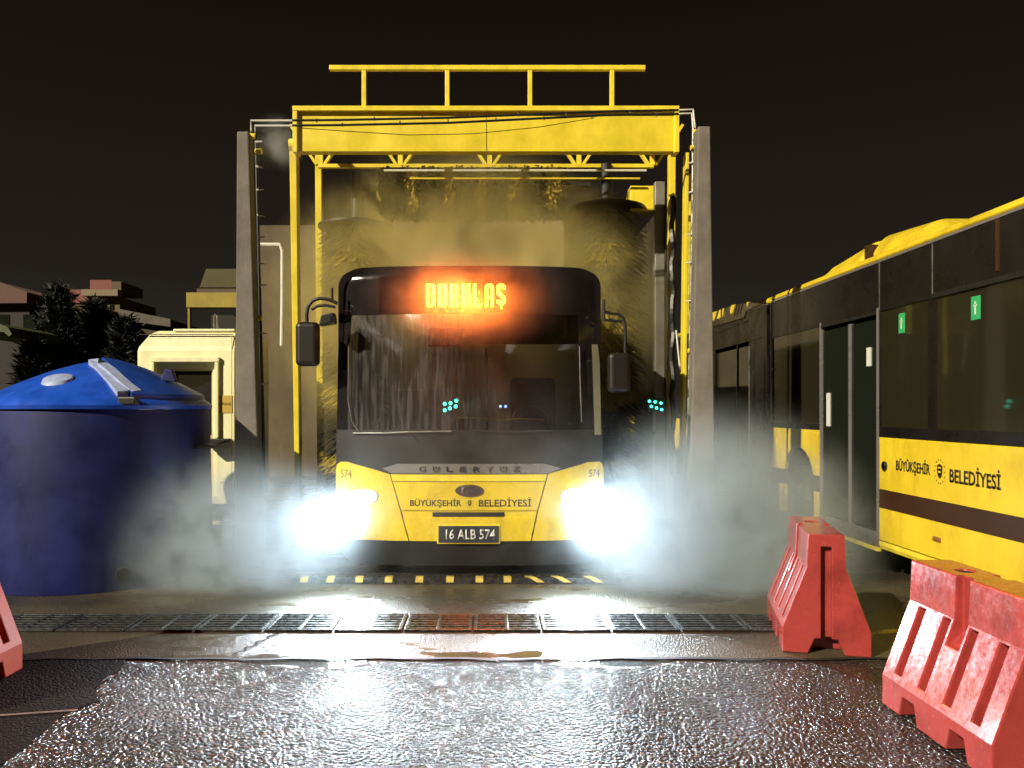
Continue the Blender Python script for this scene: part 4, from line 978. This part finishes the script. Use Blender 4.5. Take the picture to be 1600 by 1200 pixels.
def ex2(o, a, c, d):
    MB().box(P(47, 0, d).x, P(100, 0, d).x, d-.4, d, P(0, 475, d).z, P(0, 459, d).z).build('fascia', M['olive'], o)
    for k in range(2): MB().box(P(55+k*15, 0, d).x, P(62+k*15, 0, d).x, d-.05, d, P(0, 500, d).z, P(0, 485, d).z).build('window', M['doorgl'], o)
bldg('low_building', 'dim brown brick building between the pinkish fascia and the dark trees', 'building', 48, (47, 476, 140, 600), mat('brick_brown', (.10, .06, .02), .9, var=.4, vscale=3), extra=ex2)
def ex3(o, a, c, d):
    MB().box(P(134, 0, d).x, P(190, 0, d).x, d-.6, d+.0, P(0, 464, d).z, P(0, 454, d).z).build('cornice', mat('pale_cornice', (.20, .15, .09), .8), o)
    MB().box(P(135, 0, d).x, P(169, 0, d).x, d+.5, d+4, P(0, 454, d).z, P(0, 435.5, d).z).build('red_board', M['redsign'], o)
    MB().box(P(169.2, 0, d).x, P(184, 0, d).x, d+.5, d+4, P(0, 454, d).z, P(0, 438, d).z).build('roof_box', M['olive'], o)
    MB().box(P(97, 0, d).x, P(134, 0, d).x, d+1, d+4, P(0, 470, d).z, P(0, 449, d).z).build('red_board', M['redsign'], o)
    for k in range(3): MB().box(P(150+k*11, 0, d).x, P(156+k*11, 0, d).x, d-.05, d, P(0, 484, d).z, P(0, 472, d).z).build('window', M['doorgl'], o)
bldg('flat_roofed_building', 'flat-roofed building with a red rooftop board rising over the trees', 'building', 55, (136, 464, 187, 600), M['olive'], extra=ex3)
def ex4(o, a, c, d):
    MB().prism([P(187, 483, d-.3).xz, P(268, 499, d-.3).xz, P(268, 511, d-.3).xz, P(187, 500, d-.3).xz], 'y', d-.5, d).build('fascia', mat('grey_fascia', (.11, .09, .075), .8, var=.2), o)
bldg('low_building', 'grey low building with a sloping fascia left of the cream booth', 'building', 52, (187, 500, 268, 600), mat('grey_brown_wall', (.07, .05, .035), .9), extra=ex4)
# green canopy
cn = thing('canopy', 'dim green rounded shelter canopy at the left edge above the blue tank', 'canopy', (P(0, 0, 22).x, 22, 0))
q = [P(-40, 508, 22).xz, P(30, 511, 22).xz, P(46, 517, 22).xz, P(52, 527, 22).xz, P(48, 531, 22).xz, P(40, 524, 22).xz, P(-40, 526, 22).xz]
MB().prism(q, 'y', 21, 24).build('roof', M['canopy'], cn)
for px in (-30, 40): MB().cyl((P(px, 0, 22).x, 22, 0), (P(px, 0, 22).x, 22, P(0, 526, 22).z), .06, 8).build('post', M['steel'], cn)
# far yellow wash frame
fd = 20
fg = thing('distant_frame', 'second yellow box-topped frame in the dark behind the cream booth', 'wash gantry', (P(340, 0, fd).x, fd, 0))
MB().box(P(291, 0, fd).x, P(400, 0, fd).x, fd, fd+.4, P(0, 480, fd).z, P(0, 457, fd).z).build('beam', M['dimyellow'], fg)
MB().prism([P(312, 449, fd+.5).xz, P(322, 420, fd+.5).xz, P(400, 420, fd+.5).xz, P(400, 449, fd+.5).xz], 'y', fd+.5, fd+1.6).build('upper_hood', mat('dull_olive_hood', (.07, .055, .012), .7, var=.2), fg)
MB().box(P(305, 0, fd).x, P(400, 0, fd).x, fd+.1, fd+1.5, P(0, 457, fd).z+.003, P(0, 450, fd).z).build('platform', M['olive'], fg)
MB().box(P(291, 0, fd).x, P(294, 0, fd).x, fd+.1, fd+.25, 0, P(0, 480, fd).z).build('column', M['dimyellow'], fg)
MB().box(P(385, 0, fd).x, P(389, 0, fd).x, fd+.1, fd+.25, 0, P(0, 480, fd).z).build('column', M['dimyellow'], fg)
MB().box(P(300, 0, fd).x, P(400, 0, fd).x, fd+1.4, fd+1.5, 0, P(0, 482, fd).z).build('panel', M['roofdark'], fg)
# trees
def tree(px, top, wd, d, label, seed):
    rnd = random.Random(seed); x = P(px, 0, d).x; H = P(0, top, d).z; t = thing('tree', label, 'tree', (x, d, 0), 'dark trees behind the blue tank')
    MB().tube([(x, d, 0), (x+.05, d, H*.4), (x, d, H*.85)], [.16, .11, .03], 8).build('trunk', M['bark'], t)
    b = MB(); W = wd/F*d/2*1.1
    for i in range(34):
        z = .5+(H-.6)*(i/33)**.9; rr = W*(1-(i/33))**.62*rnd.uniform(.65, 1.2)+.12
        for k in range(14):
            a = rnd.random()*6.28; lim = Vector((math.cos(a), math.sin(a), rnd.uniform(.25, .8))); ln = rr*rnd.uniform(.6, 1.1)
            for j in range(16):
                c = Vector((x, d, z))+lim*ln*(.15+.85*rnd.random())+Vector([rnd.gauss(0, .10) for _ in range(3)])
                u = Vector([rnd.gauss(0, 1) for _ in range(3)]).normalized(); v = (lim+Vector([rnd.gauss(0, .4) for _ in range(3)])).normalized()
                s = rnd.uniform(.045, .095); b.add([c-u*s*.5, c+u*s*.5, c+v*s*3], [(0, 1, 2)])
    b.build('crown', M['leaf'], t)
tree(92, 452, 88, 24, 'tallest dark bushy tree, behind the left half of the tank lid', 1)
tree(148, 474, 66, 25, 'middle dark tree in front of the red rooftop board building', 2)
tree(196, 500, 70, 24, 'lowest dark tree, just left of the cream booth', 3)
tree(52, 540, 60, 22, 'low dark bush under the edge of the green canopy', 4)

# ================================================================ steam (real scattering volumes)
def steam(name, cpx, cpy, d, rad, dens, col=(.93, .96, 1), thr=.42, scale=1.6, seed=0, label=None, ani=.1, dist=1.2, soft=1., stretch=(1, 1, 1), power=1):
    bm = bmesh.new(); bmesh.ops.create_icosphere(bm, subdivisions=3, radius=1.0); me = bpy.data.meshes.new(name); bm.to_mesh(me); bm.free()
    me.materials.append(steam_mat(name+'_volume', dens, col, rad, thr, scale, ani, dist, soft, seed, stretch, power))
    o = bpy.data.objects.new(name, me); COL.objects.link(o); c = P(cpx, cpy, d); o.location = c; o.scale = rad
    o['kind'] = 'stuff'
    return o
steam('steam', 350, 875, 7.08, (1.6, .78, 1.2), 3.0, seed=1, thr=.29, scale=2.8, dist=.5, col=(.80, .91, 1), power=1.3)
steam('steam', 1128, 855, 7.05, (1.65, .92, 1.55), 4.0, seed=2, thr=.27, scale=2.6, dist=.5, col=(.80, .91, 1), power=1.3)
steam('steam', 718, 455, 6.95, (1.2, .40, .60), .36, seed=9, thr=.32, scale=2.0, dist=.5)
steam('steam', 725, 480, 9.75, (2.75, 1.35, 2.2), 4.5, seed=4, thr=.33, scale=1.3, col=(.96, .79, .32), dist=.6, ani=-.35)  # yellow light thrown back by the gantry is tinted into this steam
steam('steam', 740, 750, 6.95, (2.1, .42, 1.4), .20, seed=5, thr=.34, scale=2.2, dist=.6)
steam('steam', 432, 225, 8.1, (.34, .25, .36), 1.6, seed=6, thr=.34, scale=2.5, dist=.5)
